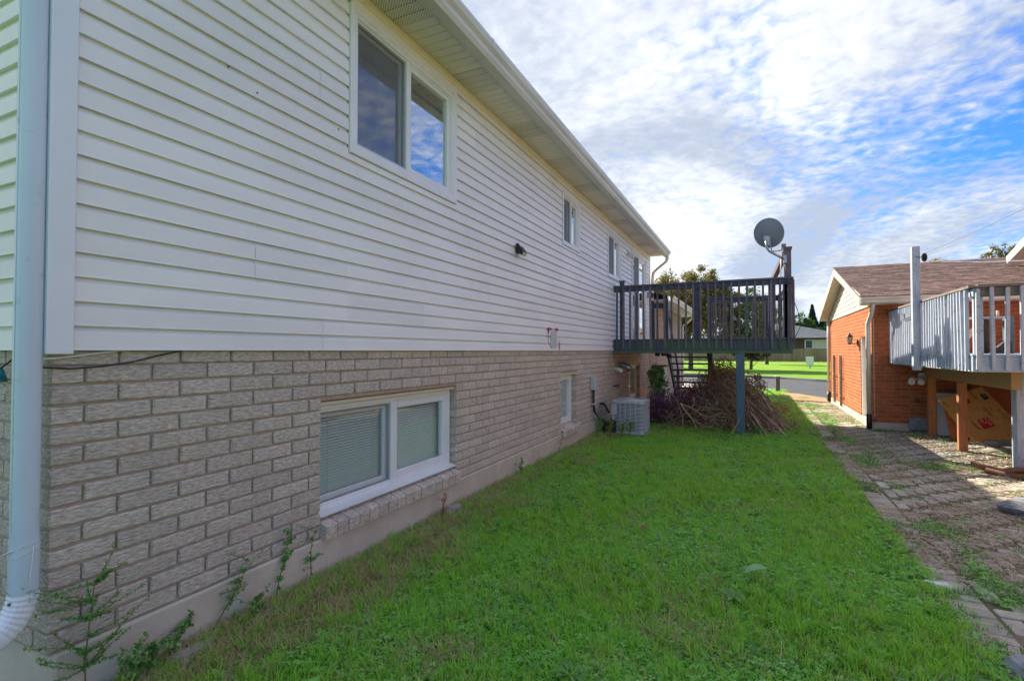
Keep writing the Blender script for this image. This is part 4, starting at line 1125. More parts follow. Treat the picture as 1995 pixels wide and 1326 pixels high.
rail_run((DX0, DY0 + 0.02, 0), (DX1, DY0 + 0.02, 0), None, 24, out=(0, -1))
rail_run((DX1 - 0.02, DY0 + .02, 0), (DX1 - 0.02, DY1, 0), None, 20, out=(1, 0))
rail_run((-0.94, DY1 - .02, 0), (DX1, DY1 - .02, 0), None, 11, ztop=2.78, zb=1.75, out=(0, -0.2))
rail_run((-2.34, DY1 - .02, 0), (-1.96, DY1 - .02, 0), None, 0, ztop=2.70, out=(0, -0.2))
for (x, y, zt, w) in ((-2.40, DY0 + 0.07, 2.89, .085), (-0.97, DY0 + 0.07, 2.77, .10), (DX1 - .10, DY0 + .09, 2.77, .09), (-2.30, DY1 - .05, 2.76, .10), (-1.97, DY1 - .05, 2.79, .10), (-0.95, DY1 - .05, 2.80, .09), (0.30, DY1 - .05, 2.78, .10), (DX1 - .07, DY1 - .05, 2.80, .09), (0.30, 10.42, 2.77, .10)):
    B(x - w / 2, y - w / 2, DZ, x + w / 2, y + w / 2, zt, bev=.006).build('post', M['deck_rail'], deck)
mb = MB(); mb.box(-2.455, DY0 + 0.015, 2.89, -2.345, DY0 + 0.125, 2.915, bev=.005); mb.build('post_cap', M['deck_wood'], deck)
B(0.505, DY0 + 0.045, DZ, 0.62, DY0 + 0.16, 3.31, bev=.006).build('post', M['deck_wood'], deck, label='tall privacy post carrying the dish')
mb = MB(); mb.sweep([(0.50, 3.29), (0.485, 3.35), (0.64, 3.35), (0.625, 3.29)], lambda u, v, t: (u, t, v), DY0 + .03, DY0 + .18); mb.build('post_cap', M['deck_wood'], deck)
B(0.36, 12.94, DZ, 0.46, 13.04, 3.14, bev=.006).build('post', M['deck_wood'], deck)
mb = MB(); mb.beam((0.53, DY0 + .17, 3.24), (0.42, 12.98, 3.12), 0.09, 0.11, bev=.005); mb.build('privacy_rail', M['deck_wood'], deck)
# support
sp = MB(); sp.box(-0.285, 9.93, -0.06, -0.145, 10.07, 1.452, bev=.006); sp.build('support_post', M['post_blue'], deck)
B(-2.5, 9.94, 1.46, DX1 - .05, 10.06, 1.488).build('ledger_strip', M['deck_fascia'], deck)
for nm, x in (('support_post', -0.93),):
    B(x - .05, 12.95, -0.05, x + .05, 13.05, 1.49, bev=.005).build(nm, M['post_blue'], deck)
# stairs down on the far side
for x in (-1.96, -1.01):
    mb = MB(); mb.beam((x, 13.32, 1.60), (x, 15.35, -0.02), 0.045, 0.24, bev=.004); mb.build('stringer', M['deck_rail'], deck)
    mb = MB(); mb.beam((x, 13.38, 2.62), (x, 15.4, 0.95), 0.045, 0.09, bev=.004); mb.build('stair_rail', M['deck_wood'], deck)
    B(x - .04, 15.30, -0.05, x + .04, 15.38, 1.0, bev=.004).build('post', M['deck_rail'], deck)
for k in range(9):
    z = 1.53 - k * 0.172; y = 13.42 + k * 0.215
    B(-1.94, y, z - 0.04, -1.03, y + 0.25, z, bev=.004).build('tread', M['deck_rail'], deck)
# pots hanging below the deck edge
for k, x in enumerate((-1.74, -1.62, -1.52)):
    hp = MB(); hp.lathe((x, DY0 + 0.25, 1.40 + (0.015 if k != 2 else -0.01)), [(0.0, -0.02), (0.045, -0.02), (0.055, 0.04), (0.0, 0.045)], 12); hp.tube([(x, DY0 + .25, 1.44), (x, DY0 + .25, 1.56)], 0.004, 5)
    hp.build('hanging_pot', M['rust'] if k == 1 else M['black'], None, label=['dark pot hanging nearest the house under the deck edge', 'rust coloured pot hanging between two dark pots', 'lowest dark pot hanging under the deck edge'][k], cat='pot', group='pots hanging under the deck')

# satellite dish
dh = thing('satellite_dish', 'round grey satellite dish seen from behind on the deck post', 'satellite dish', (0.24, 10.25, 3.60))
dd_ = Vector((0.42, 0.83, 0.30)).normalized()
mb = MB(); prof = [(0.0, 0.0)] + [(0.268 * t, 0.055 * t * t) for t in (0.2, 0.4, 0.6, 0.8, 0.95)] + [(0.268, 0.05), (0.27, 0.062), (0.262, 0.062)] + [(0.262 * t, 0.055 * t * t + 0.006) for t in (0.9, 0.6, 0.3, 0.0)]
mb.lathe((0, 0, 0), prof, 40, ax=dd_); ref = mb.build('reflector', M['dish'], dh)
mb = MB(); mb.box(-0.035, -0.05, -0.22, 0.035, 0.0, -0.05, bev=.004); mb.box(-0.055, -0.06, -0.13, -0.035, -0.01, -0.055, bev=.003); mb.box(0.036, -0.055, -0.24, 0.05, -0.0, -0.06, bev=.003); mb.build('bracket', M['steel'], dh)
mb = MB(); mb.tube([(-0.02, -0.05, -0.13), (-0.01, -0.055, -0.27), (0.03, -0.055, -0.33), (0.27, -0.03, -0.49)], 0.021, 10); mb.build('mast', M['steel'], dh)
mb = MB(); mb.tube([(0.05, -0.03, -0.24), (0.08, 0.0, -0.33), (0.22, 0.22, -0.285), (0.27, 0.33, -0.26)], 0.011, 8); mb.build('feed_arm', M['steel'], dh)
mb = MB(); mb.box(0.235, 0.28, -0.25, 0.31, 0.36, -0.15, bev=.008); mb.build('receiver', M['bare_wood'], dh)
mb = MB(); mb.box(0.25, -0.075, -0.56, 0.30, 0.065, -0.42, bev=.004); mb.build('mount_plate', M['steel'], dh)
cb = MB(); cb.tube([(0.50, 10.24, 3.08), (0.55, 10.19, 2.85), (0.60, 10.17, 2.5), (0.70, 10.18, 2.2), (0.75, 10.18, 1.95), (0.68, 10.2, 1.78), (0.62, 10.22, 1.66)], 0.0055, 6)
cb.build('cable', M['black'], None, label='thin black cable looping down from the satellite dish', cat='cable')
cc = thing('white_conduit', 'white cable conduit with junction boxes on the inner deck post', 'conduit', (0.45, 10.50, 1.73))
mb = MB(); mb.tube([(0.0, 0, 0), (0.0, 0, 0.55), (0.01, 0.0, 1.2), (0.02, 0, 1.45)], 0.010, 8); mb.build('pipe', M['white'], cc)
for dx, dz in ((-0.06, 0.14), (0.03, 0.20)):
    B(dx - .03, -0.03, dz, dx + .03, 0.03, dz + 0.11, bev=.005).build('junction_box', M['white'], cc)

# ------------------------------------------------------------------ brush pile, shrubs
bp = thing('brush_pile', 'big heap of cut branches and dead leaves under the deck', 'brush pile', (-0.3, 11.3, 0))


def stick(mb, p, q, r0, r1, wob=0.06, n=5, sides=4):
    p, q = Vector(p), Vector(q); L_ = (q - p).length; pts = []
    w = [Vector((rng.uniform(-1, 1), rng.uniform(-1, 1), rng.uniform(-1, 1))) * wob * L_ for _ in range(3)]
    for i in range(n + 1):
        t = i / n; b_ = math.sin(math.pi * t)
        pts.append(p.lerp(q, t) + w[0] * b_ + w[1] * math.sin(2 * math.pi * t) * .5)
    mb.tube(pts, [r0 + (r1 - r0) * i / n for i in range(n + 1)], sides, rng.random(), caps=False)
    return pts


def smooth3(pts, n=5):
    P = [Vector(p) for p in pts]; out = []
    for i in range(len(P) - 1):
        p0, p1, p2, p3 = P[max(i - 1, 0)], P[i], P[i + 1], P[min(i + 2, len(P) - 1)]
        for k in range(n):
            t = k / n
            out.append(0.5 * ((2 * p1) + (p2 - p0) * t + (2 * p0 - 5 * p1 + 4 * p2 - p3) * t * t + (3 * p1 - p0 - 3 * p2 + p3) * t ** 3))
    return out + [P[-1]]


def pile_h(x, y):
    k_ = 1 + 0.35 * mn.noise(Vector((x * 2.6, y * 2.6, 7.7)))
    return k_ * (0.86 * math.exp(-((x + 0.24) / 0.74) ** 4 - (y / 0.85) ** 2) + 0.22 * math.exp(-((x + 0.30) / 0.30) ** 2 - (y / 0.5) ** 2) + 0.18 * math.exp(-((x + 0.1) / 1.2) ** 2 - (y / 1.2) ** 2))


sm_ = MB()
for k in range(520):       # fan of long sticks, butts to the lower right
    a = rng.gauss(0, 0.48); x0 = rng.uniform(-0.55, 0.15); y0 = rng.uniform(-0.5, 0.6); zt = max(0.08, pile_h(x0, y0) * rng.uniform(0.25, 1.05))
    L_ = rng.uniform(0.5, 1.05); ex, ey = x0 + L_ * math.cos(a) * 0.80, y0 - abs(L_ * math.sin(a + .35)) * 1.0
    ez = max(0.02, zt - L_ * rng.uniform(0.35, 1.0))
    stick(sm_, (x0, y0, zt), (ex, ey, ez), 0.005, rng.choice([0.006, 0.008, 0.010, 0.014, 0.019]), 0.07)
for k in range(1100):       # fine twigs everywhere
    x0, y0 = rng.gauss(-0.15, 0.55), rng.gauss(0, 0.5); z0 = max(.03, pile_h(x0, y0) * rng.uniform(0.3, 1.1))
    d = Vector((rng.uniform(-1, 1), rng.uniform(-1, 1), rng.uniform(-0.35, 0.7))).normalized() * rng.uniform(0.15, 0.62)
    stick(sm_, (x0, y0, z0), (x0 + d.x, y0 + d.y, max(.02, z0 + d.z)), 0.005, 0.002, 0.1, 3, 3)
for k in range(320):       # low dark sticks to the left front
    x0, y0 = rng.uniform(-1.15, 0.3), rng.uniform(-0.95, -0.3); z0 = rng.uniform(0.02, 0.42)
    d = Vector((rng.uniform(-1, 1), rng.uniform(-.5, .3), rng.uniform(-0.3, 0.4))) * rng.uniform(0.2, 0.5)
    stick(sm_, (x0, y0, z0), (x0 + d.x, y0 + d.y, max(.02, z0 + d.z)), 0.008, 0.003, 0.12, 4, 4)
sm_.build('stick', M['twig'], bp, kind='stuff')
pts = []
while len(pts) < 8500:
    x, y = rng.gauss(-0.30, 0.50), rng.gauss(-0.1, 0.5); h = pile_h(x, y)
    pts.append((x, y, h * rng.uniform(0.35, 1.12) ** 0.6 + rng.gauss(0.02, .07)))
leaves('dead_leaf', M['dead'], bp, pts[:5200], 0.023, kind='stuff'); leaves('olive_leaf', M['leaf_pale'], bp, pts[5200:], 0.023, kind='stuff')
pts = [(rng.gauss(-0.62, 0.30), rng.gauss(-0.45, 0.25), abs(rng.gauss(0.40, 0.18))) for _ in range(3600)]
leaves('pale_leaf', M['leaf_pale'], bp, pts, 0.015, kind='stuff')
pts = [(rng.gauss(-0.75, 0.14), rng.gauss(-0.5, 0.12), rng.gauss(0.68, 0.055)) for _ in range(420)]
leaves('pink_leaf', M['pink'], bp, pts, 0.021, kind='stuff')
pts = [(rng.gauss(-0.75, 0.28), rng.gauss(-0.25, 0.3), abs(rng.gauss(0.45, 0.22))) for _ in range(2600)]
leaves('purple_leaf', M['purple'], bp, pts, 0.024, kind='stuff')
pts = [(rng.gauss(0.75, 0.10), rng.gauss(-0.2, 0.15), rng.gauss(0.42, 0.06)) for _ in range(260)]
leaves('dead_leaf', M['dead'], bp, pts, 0.02, kind='stuff')
# loose pale branches in front of the pile
for lb, base, arms in (
    ('pale bare forked branch arching in front of the brush pile', (-1.0, 10.22, 0.0), [
        ([(-.27, 0, .50), (-.15, -.02, .33), (-.03, -.04, .18), (.02, -.06, .0)], .018, .010),
        ([(-.27, 0, .50), (-.06, .02, .41), (.2, -.02, .27), (.42, .0, .34), (.55, .05, .33)], .015, .006),
        ([(.0, -.04, .2), (.12, -.06, .12), (.30, -.03, .2), (.40, 0, .36)], .010, .004),
        ([(-.06, .02, .41), (-.02, 0, .55), (-.04, .05, .66)], .009, .004)]),
    ('crooked grey branch rising from the grass before the purple shrub', (-1.2, 10.18, 0.0), [
        ([(-.12, 0, .0), (.05, -.03, .03), (.3, 0, .05), (.62, .02, .15)], .016, .007),
        ([(-.02, 0, .03), (-.03, .0, .25), (-.10, .04, .45), (-.16, .1, .62)], .012, .004),
        ([(-.25, 0, .02), (-.31, .0, .18), (-.22, .0, .34)], .008, .003),
        ([(-.03, 0, .25), (.06, .02, .38)], .006, .003)]),
    ('long pale curved stick resting across the brush pile front', (-0.35, 10.30, 0.25), [
        ([(-.2, 0, .02), (0, 0, 0), (.18, -.02, .0), (.36, 0, .08)], .013, .007)]),
    ('small bare twig leaning out of the grass by the blue post', (-0.25, 9.80, 0.0), [
        ([(-.14, -.1, 0), (-.05, 0, .16), (.02, .1, .32)], .009, .005), ([(-.06, 0, .14), (-.09, .1, .3)], .005, .003)])):
    t_ = thing('fallen_branch', lb, 'branch', base, 'loose branches by the brush pile')
    for pts_, r0, r1 in arms:
        c_ = smooth3(pts_, 5)
        mb = MB(); mb.tube(c_, [r0 + (r1 - r0) * i / (len(c_) - 1) for i in range(len(c_))], 7); mb.build('limb', M['twig_pale'], t_)


def shrub(name, label, cat, loc, spreads, m, nleaf, lsize, nstem=26, m_stem='bark', group=None):
    t_ = thing(name, label, cat, loc, group)
    mb = MB()
    for k in range(nstem):
        sx = spreads[rng.randrange(len(spreads))]
        e = (sx[0] + rng.gauss(0, sx[3] * .5), sx[1] + rng.gauss(0, sx[4] * .5), max(0.08, sx[2] + rng.gauss(0, sx[5] * .6)))
        stick(mb, (rng.uniform(-.1, .1), rng.uniform(-.1, .1), 0), e, 0.009, 0.003, 0.07, 5, 4)
    mb.build('stem', M[m_stem], t_)
    pts = []
    tot = sum(s_[6] for s_ in spreads)
    for sx in spreads:
        for k in range(int(nleaf * sx[6] / tot)):
            d = Vector((rng.gauss(0, 1), rng.gauss(0, 1), rng.gauss(0, 1))).normalized() * rng.random() ** 0.45
            pts.append((sx[0] + d.x * sx[3], sx[1] + d.y * sx[4], max(0.02, sx[2] + d.z * sx[5])))
    leaves('foliage', M[m], t_, pts, lsize, kind='stuff')
    return t_


shrub('barberry_shrub', 'dark purple leaved shrub between air conditioner and brush pile', 'shrub', (-1.55, 10.75, 0),
      [(0, 0, .36, .48, .36, .38, 3), (0.42, -.1, .28, .35, .3, .28, 2), (-.25, .1, .42, .25, .3, .28, 1.5), (0.25, 0.1, .5, .25, .25, .2, 1), (-.42, -.05, .2, .22, .25, .2, 1)], 'purple', 6500, 0.020)
shrub('purple_bush', 'small purple leaved shrub rising behind the brush pile', 'shrub', (-0.75, 12.1, 0),
      [(0, 0, 1.0, .12, .15, .34, 2), (0.1, 0, .8, .25, .25, .25, 2)], 'dead', 600, 0.022)
shrub('leafy_shrub', 'tall green leafy stems behind the purple shrub at the wall', 'shrub', (-1.95, 11.6, 0),
      [(0, 0, .95, .2, .2, .25, 2), (.1, 0, .7, .25, .2, .2, 1)], 'weed', 260, 0.055, nstem=12, m_stem='weed_stem')
shrub('vine', 'leafy vine hanging from the deck beam behind the blue post', 'vine', (0.05, 11.9, 1.3),
      [(0, 0, .10, .28, .15, .12, 2), (-.25, 0, .14, .3, .15, .07, 1)], 'olive_leaf', 600, 0.026, nstem=6)
shrub('leafy_sprig', 'purple leafed sprig leaning right behind the blue post', 'shrub', (0.12, 12.0, 0.0),
      [(0, 0, .75, .14, .1, .16, 2), (-.05, 0, .95, .10, .1, .08, 1)], 'purple', 260, 0.025, nstem=8)
shrub('ground_plant', 'small green broad leaved plant at the foot of the stick pile', 'plant', (0.05, 10.1, 0.0),
      [(0, 0, .10, .14, .14, .10, 1)], 'weed', 90, 0.04, nstem=6, m_stem='weed_stem')

# ------------------------------------------------------------------ weeds by the wall
def weed(label, loc, h, nbr, leaf, spread, dense=1.0, lean=(0.08, -0.05), m='weed', name='weed_plant'):
    t_ = thing(name, label, 'weed', loc)
    mb = MB(); pts = []
    main = stick(mb, (0, 0, 0), (lean[0] * h, lean[1] * h, h), 0.0045, 0.0015, 0.03, 8, 5)
    for k in range(nbr):
        i = rng.randrange(3, 9); b0 = main[i]; a = rng.choice([1.57, -1.57]) + rng.gauss(0, 0.7); L_ = spread * rng.uniform(0.15, 1.0) ** 1.2
        e = b0 + Vector((math.cos(a) * L_ * .5, math.sin(a) * L_, L_ * rng.uniform(-0.1, 0.8)))
        e.x = max(e.x, -loc[0] - 2.585)
        q = stick(mb, b0, e, 0.002, 0.0008, 0.06, 4, 3)
        for p0, p1 in zip(q, q[1:]):
            for _ in range(int(3 * dense)):
                c = p0.lerp(p1, rng.random()); pts.append((max(c.x + rng.uniform(-leaf, leaf), -loc[0] - 2.59), c.y + rng.uniform(-leaf, leaf), c.z + rng.uniform(-leaf, leaf)))
    for p0 in main[1:]:
        for _ in range(3): pts.append((p0.x + rng.uniform(-leaf, leaf), p0.y + rng.uniform(-leaf, leaf), p0.z))
    mb.build('stem', M['weed_stem'], t_)
    leaves('leaf', M[m], t_, pts, leaf, kind='stuff')
    return t_


weed('tall feathery weed standing against the bricks beside the downspout', (-2.52, 1.21, 0.0), 0.52, 34, 0.0075, 0.26, 5.0, (0.0, 0.03))
weed('leafy weed at the foot of the near brick corner', (-2.48, 1.36, 0.0), 0.20, 9, 0.015, 0.12, 1.0)
weed('tangled low weed between the corner and the first footing lump', (-2.50, 1.45, 0.0), 0.16, 16, 0.013, 0.16, 1.6)
weed('weed tuft hiding the second footing lump', (-2.50, 1.98, 0.0), 0.14, 14, 0.012, 0.14, 1.6)
weed('low leafy weed against the foundation left of the window', (-2.55, 1.55, 0.0), 0.17, 9, 0.014, 0.12, 1.0, (0.0, 0.5))
weed('weed vine slanting up the foundation below the bricks', (-2.56, 1.74, 0.0), 0.33, 14, 0.010, 0.12, 1.6, (0.0, 0.75))
weed('upright weed with drooping leaves left of the window sill', (-2.55, 2.16, 0.0), 0.40, 11, 0.014, 0.10, 1.0, (0.0, 0.25))
weed('slim weed below the left end of the window sill', (-2.55, 2.42, 0.0), 0.34, 11, 0.010, 0.12, 1.2, (0.0, 0.1))
weed('dry reddish weed below the right end of the window sill', (-2.50, 3.85, 0.0), 0.22, 10, 0.010, 0.12, 1.2, (0.0, 0.3), 'dead')
weed('small dark weed on the foundation midway along the wall', (-2.52, 5.6, 0.0), 0.18, 8, 0.014, 0.10, 1.0)
weed('thin vine climbing the foundation below the narrow window', (-2.54, 6.9, 0.0), 0.42, 8, 0.010, 0.12, 0.8, (0.0, 0.7), 'dead')
for k, (x, y, h, s_) in enumerate([(-2.40, 8.45, .36, .26), (-2.25, 8.75, .30, .24), (-1.95, 8.90, .26, .22), (-2.05, 8.80, .22, .22)]):
    weed(['wispy weed clump left of the air conditioner hoses', 'wispy weed clump under the conduit curve', 'wispy weeds against the air conditioner louvres', 'low wispy weeds before the air conditioner base'][k], (x, y, 0), h, 34, 0.009, s_, 2.4)
# broad leaf rosettes and fallen leaves in the lawn
def rosette(label, loc, r, nl, m='clover', up=0.4, group=None, name='rosette_weed'):
    mb = MB()
    for k in range(nl):
        t = k * 6.283 / nl + rng.uniform(-.3, .3); c, s_ = math.cos(t), math.sin(t); q = r * rng.uniform(.7, 1.1); w = q * .22
        vs = [(0, 0, .01), (q * .5 * c - w * s_, q * .5 * s_ + w * c, q * up), (q * c, q * s_, q * up * .8), (q * .5 * c + w * s_, q * .5 * s_ - w * c, q * up), (q * .5 * c, q * .5 * s_, q * up * .8)]
        mb.add(vs, [(0, 1, 4), (1, 2, 4), (2, 3, 4), (3, 0, 4)], rng.random())
    o = mb.build(name, M[m], None, label=label, cat='weed', group=group); o.location = loc; return o


rosette('dark green rosette weed in the dry grass below the window sill', (-1.98, 2.82, .02), .10, 11, 'weed')
rosette('green rosette weed in the lawn right of the window sill', (-1.95, 3.75, .02), .07, 9, 'weed')
rosette('broad dock leaves at the lower edge of the near lawn', (-1.72, 1.62, .03), .11, 8)
rosette('blue-green rosette weed beside the big pale leaf', (-0.12, 3.35, .02), .09, 10, 'weed')
rosette('wide rosette weed in the middle of the near lawn', (-0.55, 4.35, .02), .07, 9)
rosette('rosette weed near the bottom of the near lawn', (-0.75, 2.25, .02), .10, 9, 'weed')


def leaf_obj(label, loc, L_, w, m, rz, tilt=0.2):
    mb = MB(); n_ = 6; vs = []
    for i in range(n_ + 1):
        t = i / n_; ww = w * math.sin(math.pi * min(1, t * 1.02 + .02)) ** .8; z = tilt * L_ * math.sin(t * 2.6)
        vs += [(t * L_, -ww / 2, z + ww * .12), (t * L_, 0, z), (t * L_, ww / 2, z + ww * .12)]
    fs = []
    for i in range(n_):
        for j in (0, 1): fs.append((i * 3 + j, i * 3 + j + 1, i * 3 + j + 4, i * 3 + j + 3))
    mb.add(vs, fs); o = mb.build('fallen_leaf', m, None, label=label, cat='leaf'); o.location = loc; o.rotation_euler = (0.1, 0, rz)


leaf_obj('large pale green leaf lying on the near lawn', (-0.07, 3.70, .055), .17, .07, mat('pale_leaf_blade', (0.30, 0.52, 0.25), rough=.6, nscale=20, transl=.2), 0.5)
leaf_obj('small orange leaf on dry grass by the sill', (-1.98, 3.08, .055), .06, .025, mat('orange_leaf_blade', (0.55, 0.24, 0.03), rough=.7), 0.2)
leaf_obj('brown curled leaf in the middle of the lawn', (-0.83, 4.22, .055), .07, .045, M['dead'], 1.0, .35)
leaf_obj('tan leaf on the lawn near the path', (0.11, 5.54, .055), .08, .04, M['twig_pale'], 0.3)
leaf_obj('yellow leaf on the lawn right of the window', (-1.97, 5.2, .055), .07, .03, mat('yellow_leaf_blade', (0.50, 0.33, 0.04), rough=.7), 0.4)


def rock(name, label, cat, loc, size, m, seed, group=None, flat=0.0):
    r_ = random.Random(seed); mb = MB(); vs = []; nu, nv = 9, 7
    for j in range(nv + 1):
        ph = math.pi * j / nv
        for i in range(nu):
            th = 2 * math.pi * i / nu
            d = Vector((math.sin(ph) * math.cos(th), math.sin(ph) * math.sin(th), math.cos(ph)))
            k = 1 + 0.28 * mn.noise(d * 1.7 + Vector((seed, 0, 0))) + 0.1 * mn.noise(d * 4 + Vector((0, seed, 0)))
            vs.append((d.x * size[0] * k, d.y * size[1] * k, max(-0.35, min(0.62 - flat, d.z * k)) * size[2]))
    fs = [(j * nu + i, (j + 1) * nu + i, (j + 1) * nu + (i + 1) % nu, j * nu + (i + 1) % nu) for j in range(nv) for i in range(nu)]
    mb.add(vs, fs); o = mb.build(name, m, None, label=label, cat=cat, group=group); o.location = loc; return o


for k, (x, y, s_) in enumerate([(-2.47, 1.62, .10), (-2.49, 2.05, .08), (-2.46, 3.55, .07), (-2.50, 4.05, .13), (-2.50, 4.45, .07), (-2.48, 2.75, .06)]):
    rock('concrete_chunk', ['pale concrete footing lump nearest the house corner', 'pale concrete lump below the upright weed', 'small pale concrete lump below the window sill middle', 'large pinkish concrete lump on the foundation past the window sill', 'small concrete lump right of the large pinkish lump', 'low concrete lump in the dry grass below the sill'][k], 'concrete chunk', (x, y, 0.01), (s_ * .55, s_ * 1.2, s_ * .9), M['gravestone'], 3 + k, 'footing lumps along the wall')
rock('stone', 'grey stone at the bottom right corner by the path', 'stone', (1.16, 3.16, 0.01), (0.12, 0.11, 0.10), M['stone_grey'], 21)
rock('white_stone', 'small white paint-splashed stone at the lawn edge', 'stone', (1.045, 4.13, 0.008), (0.075, 0.05, 0.035), M['white'], 25)
lg = rock('log', 'charred grey log section lying on the pavers', 'log', (2.34, 6.25, 0.04), (0.32, 0.17, 0.16), M['charred'], 31)
rb = thing('cut_branch', 'reddish brown forked branch lying on the pavers', 'branch', (2.42, 8.12, 0.05))
for a, b_, r0, r1 in (((0.0, 0.06, 0.06), (0.95, -0.35, 0.03), .030, .075), ((0.12, 0.0, 0.0), (0.9, -0.55, 0.02), .035, .055), ((0.55, -0.15, 0.09), (0.25, -0.12, 0.02), .03, .035), ((0.5, -0.35, .02), (0.62, -0.55, -0.03), .012, .004)):
    mb = MB(); stick(mb, a, b_, r0, r1, 0.05, 7, 8); mb.build('limb', M['redwood'], rb)
for k, (x, y, L_, a) in enumerate([(2.02, 6.9, .5, .5), (1.62, 5.15, .35, 2.2), (1.75, 6.3, .22, 2.4), (2.3, 6.9, .5, 0.05)]):
    mb = MB(); stick(mb, (x, y, .02), (x + L_ * math.cos(a), y + L_ * math.sin(a), .03), .005, .003, .04, 5, 5)
    mb.build('twig', M['twig_pale'], None, label=['thin twig on the pavers left of the charred log', 'thin twig across the weeds near the path edge', 'short twig in the middle of the path', 'straight pale twig behind the charred log'][k], cat='twig', group='twigs on the paver path')

# ------------------------------------------------------------------ neighbour's orange brick garage
GX, GY0, GY1 = 2.04, 11.82, 17.62
gar = thing('brick_garage', 'orange brick garage with brown shingle roof and cream gable', 'garage', (0, 0, 0))
DOOR = (12.22, 12.95, 0.05, 1.80)
mb = MB()
for p, q, a, b_ in wall_cells(GY0 + .01, GY1, 0.14, 2.36, [DOOR]): mb.box(GX + 0.008, p, a, GX + 0.2, q, b_)
mb.box(GX + 0.201, GY0 + 0.008, 0.14, 12.0, GY0 + 0.2, 2.42)
mb.build('wall', M['pale_mortar'], gar)
B(GX + 0.12, DOOR[0], 0.06, GX + 0.16, DOOR[1], DOOR[3]).build('door', M['white'], gar)
B(GX + .02, DOOR[1] - .05, 0.06, GX + 0.12, DOOR[1], DOOR[3] , bev=.004).build('door_frame', M['white'], gar)
B(GX - 0.012, GY0 - 0.012, -0.1, 12, GY1 + .01, 0.138).build('foundation', M['concrete'], gar)
items = []
gh, gl = 0.0745, 0.245
for r in range(30):
    z = 0.145 + r * gh; zc = z + gh / 2
    y = GY0 + (0.0 if r % 2 else 0.1)
    if r % 2 == 0: items.append(((GX + 0.05, GY0 + 0.045, zc), (0.09, 0.09, gh - 0.010), 0))
    while y < GY1 - 0.02:
        p, q = y, min(y + gl - 0.010, GY1)
        if DOOR[2] < zc < DOOR[3]:
            if p < DOOR[0] < q: q = DOOR[0]
            elif p < DOOR[1] < q: p = DOOR[1]
            elif p >= DOOR[0] and q <= DOOR[1]: y += gl; continue
        if q - p > 0.02: items.append(((GX + 0.05, (p + q) / 2, zc), (0.09, q - p, gh - 0.010), 0))
        y += gl
    x = GX + 0.101 + (0.125 if r % 2 else 0.0)
    if r % 2: x = GX + 0.10
    while x < 6.4:
        q = x + gl - 0.010 if not (r % 2 and x < GX + .11) else x + gl / 2 - .01
        if rng.random() < 2: items.append((((x + q) / 2, GY0 + 0.045, zc), (q - x, 0.09, gh - 0.010), 0))
        x = q + 0.010
pieces('brick', gar, M['orange_brick'], items, (gl - 0.010, 0.09, gh - 0.010), bev=0.004, nvar=4)
EZ, RZ, RY, OX, EY = 2.45, 3.47, 14.72, 1.80, 11.40
# gable siding
zb = 2.36; slope = (RZ - EZ) / (RY - EY)
for k in range(9):
    z0 = zb + k * 0.11; z1 = z0 + 0.11
    def yl(z): return EY + (z - EZ + 0.10) / slope
    a0, b0 = max(GY0 - 0.03, yl(z0)), min(GY1 + .03, 2 * RY - yl(z0)); a1, b1 = max(GY0 - 0.03, yl(z1)), min(GY1 + .03, 2 * RY - yl(z1))
    if a0 >= b0: break
    if a1 > b1: a1 = b1 = RY
    mb = MB(); mb.add([(GX - 0.015, a0, z0), (GX - 0.015, b0, z0), (GX - 0.004, b1, z1), (GX - 0.004, a1, z1), (GX + 0.01, a0, z0), (GX + .01, b0, z0)], [(0, 1, 2, 3), (0, 4, 5, 1)]); mb.build('gable_board', M['gable'], gar)
mb = MB(); mb.sweep([(GY0 + .01, 2.36), (GY1, 2.36), (GY1, 2.5), (RY, 3.36), (GY0 + .01, 2.5)], lambda u, v, t: (t, u, v), GX + .01, GX + .1); mb.build('gable_wall', M['pale_mortar'], gar)
# roof slabs + rake
th = 0.05
mb = MB(); mb.sweep([(EY, EZ + .045), (RY, RZ - 0.03), (2 * RY - EY, EZ + .045), (2 * RY - EY, EZ - .03), (RY, RZ - 0.10), (EY, EZ - .03)], lambda u, v, t: (t, u, v), OX + .012, 12.5); mb.build('roof_deck', M['bare_wood'], gar)
for s_ in (1, -1):
    mb = MB(); e = EY if s_ > 0 else 2 * RY - EY
    mb.beam((OX + .006, e, EZ - 0.005), (OX + .006, RY, RZ - 0.055), 0.022, 0.17, bev=.003); mb.build('rake_board', M['gable'], gar)
    mb = MB(); mb.beam((OX + .12, e + .02 * s_, EZ - 0.06), (OX + .12, RY, RZ - 0.115), 0.21, 0.012); mb.build('rake_soffit', M['gable'], gar)
B(OX + .02, EY + .01, EZ - 0.085, 12.4, GY0 - .015, EZ - 0.073).build('eave_soffit', M['soffit'], gar)
B(OX + .02, EY - .012, EZ - 0.09, 12.4, EY + .008, EZ + 0.045, bev=.003).build('fascia', M['frieze'], gar)
mb = MB(); mb.sweep([(-0.014, 0.0), (-0.014, -0.10), (-0.09, -0.105), (-0.10, -0.06), (-0.125, -0.03), (-0.13, 0.0), (-0.12, 0.0), (-0.09, -0.045), (-0.085, -0.09), (-0.02, -0.09)], lambda u, v, t: (t, EY + u, EZ + 0.035 + v), OX + .0, 12.4); mb.build('gutter', M['frieze'], gar)
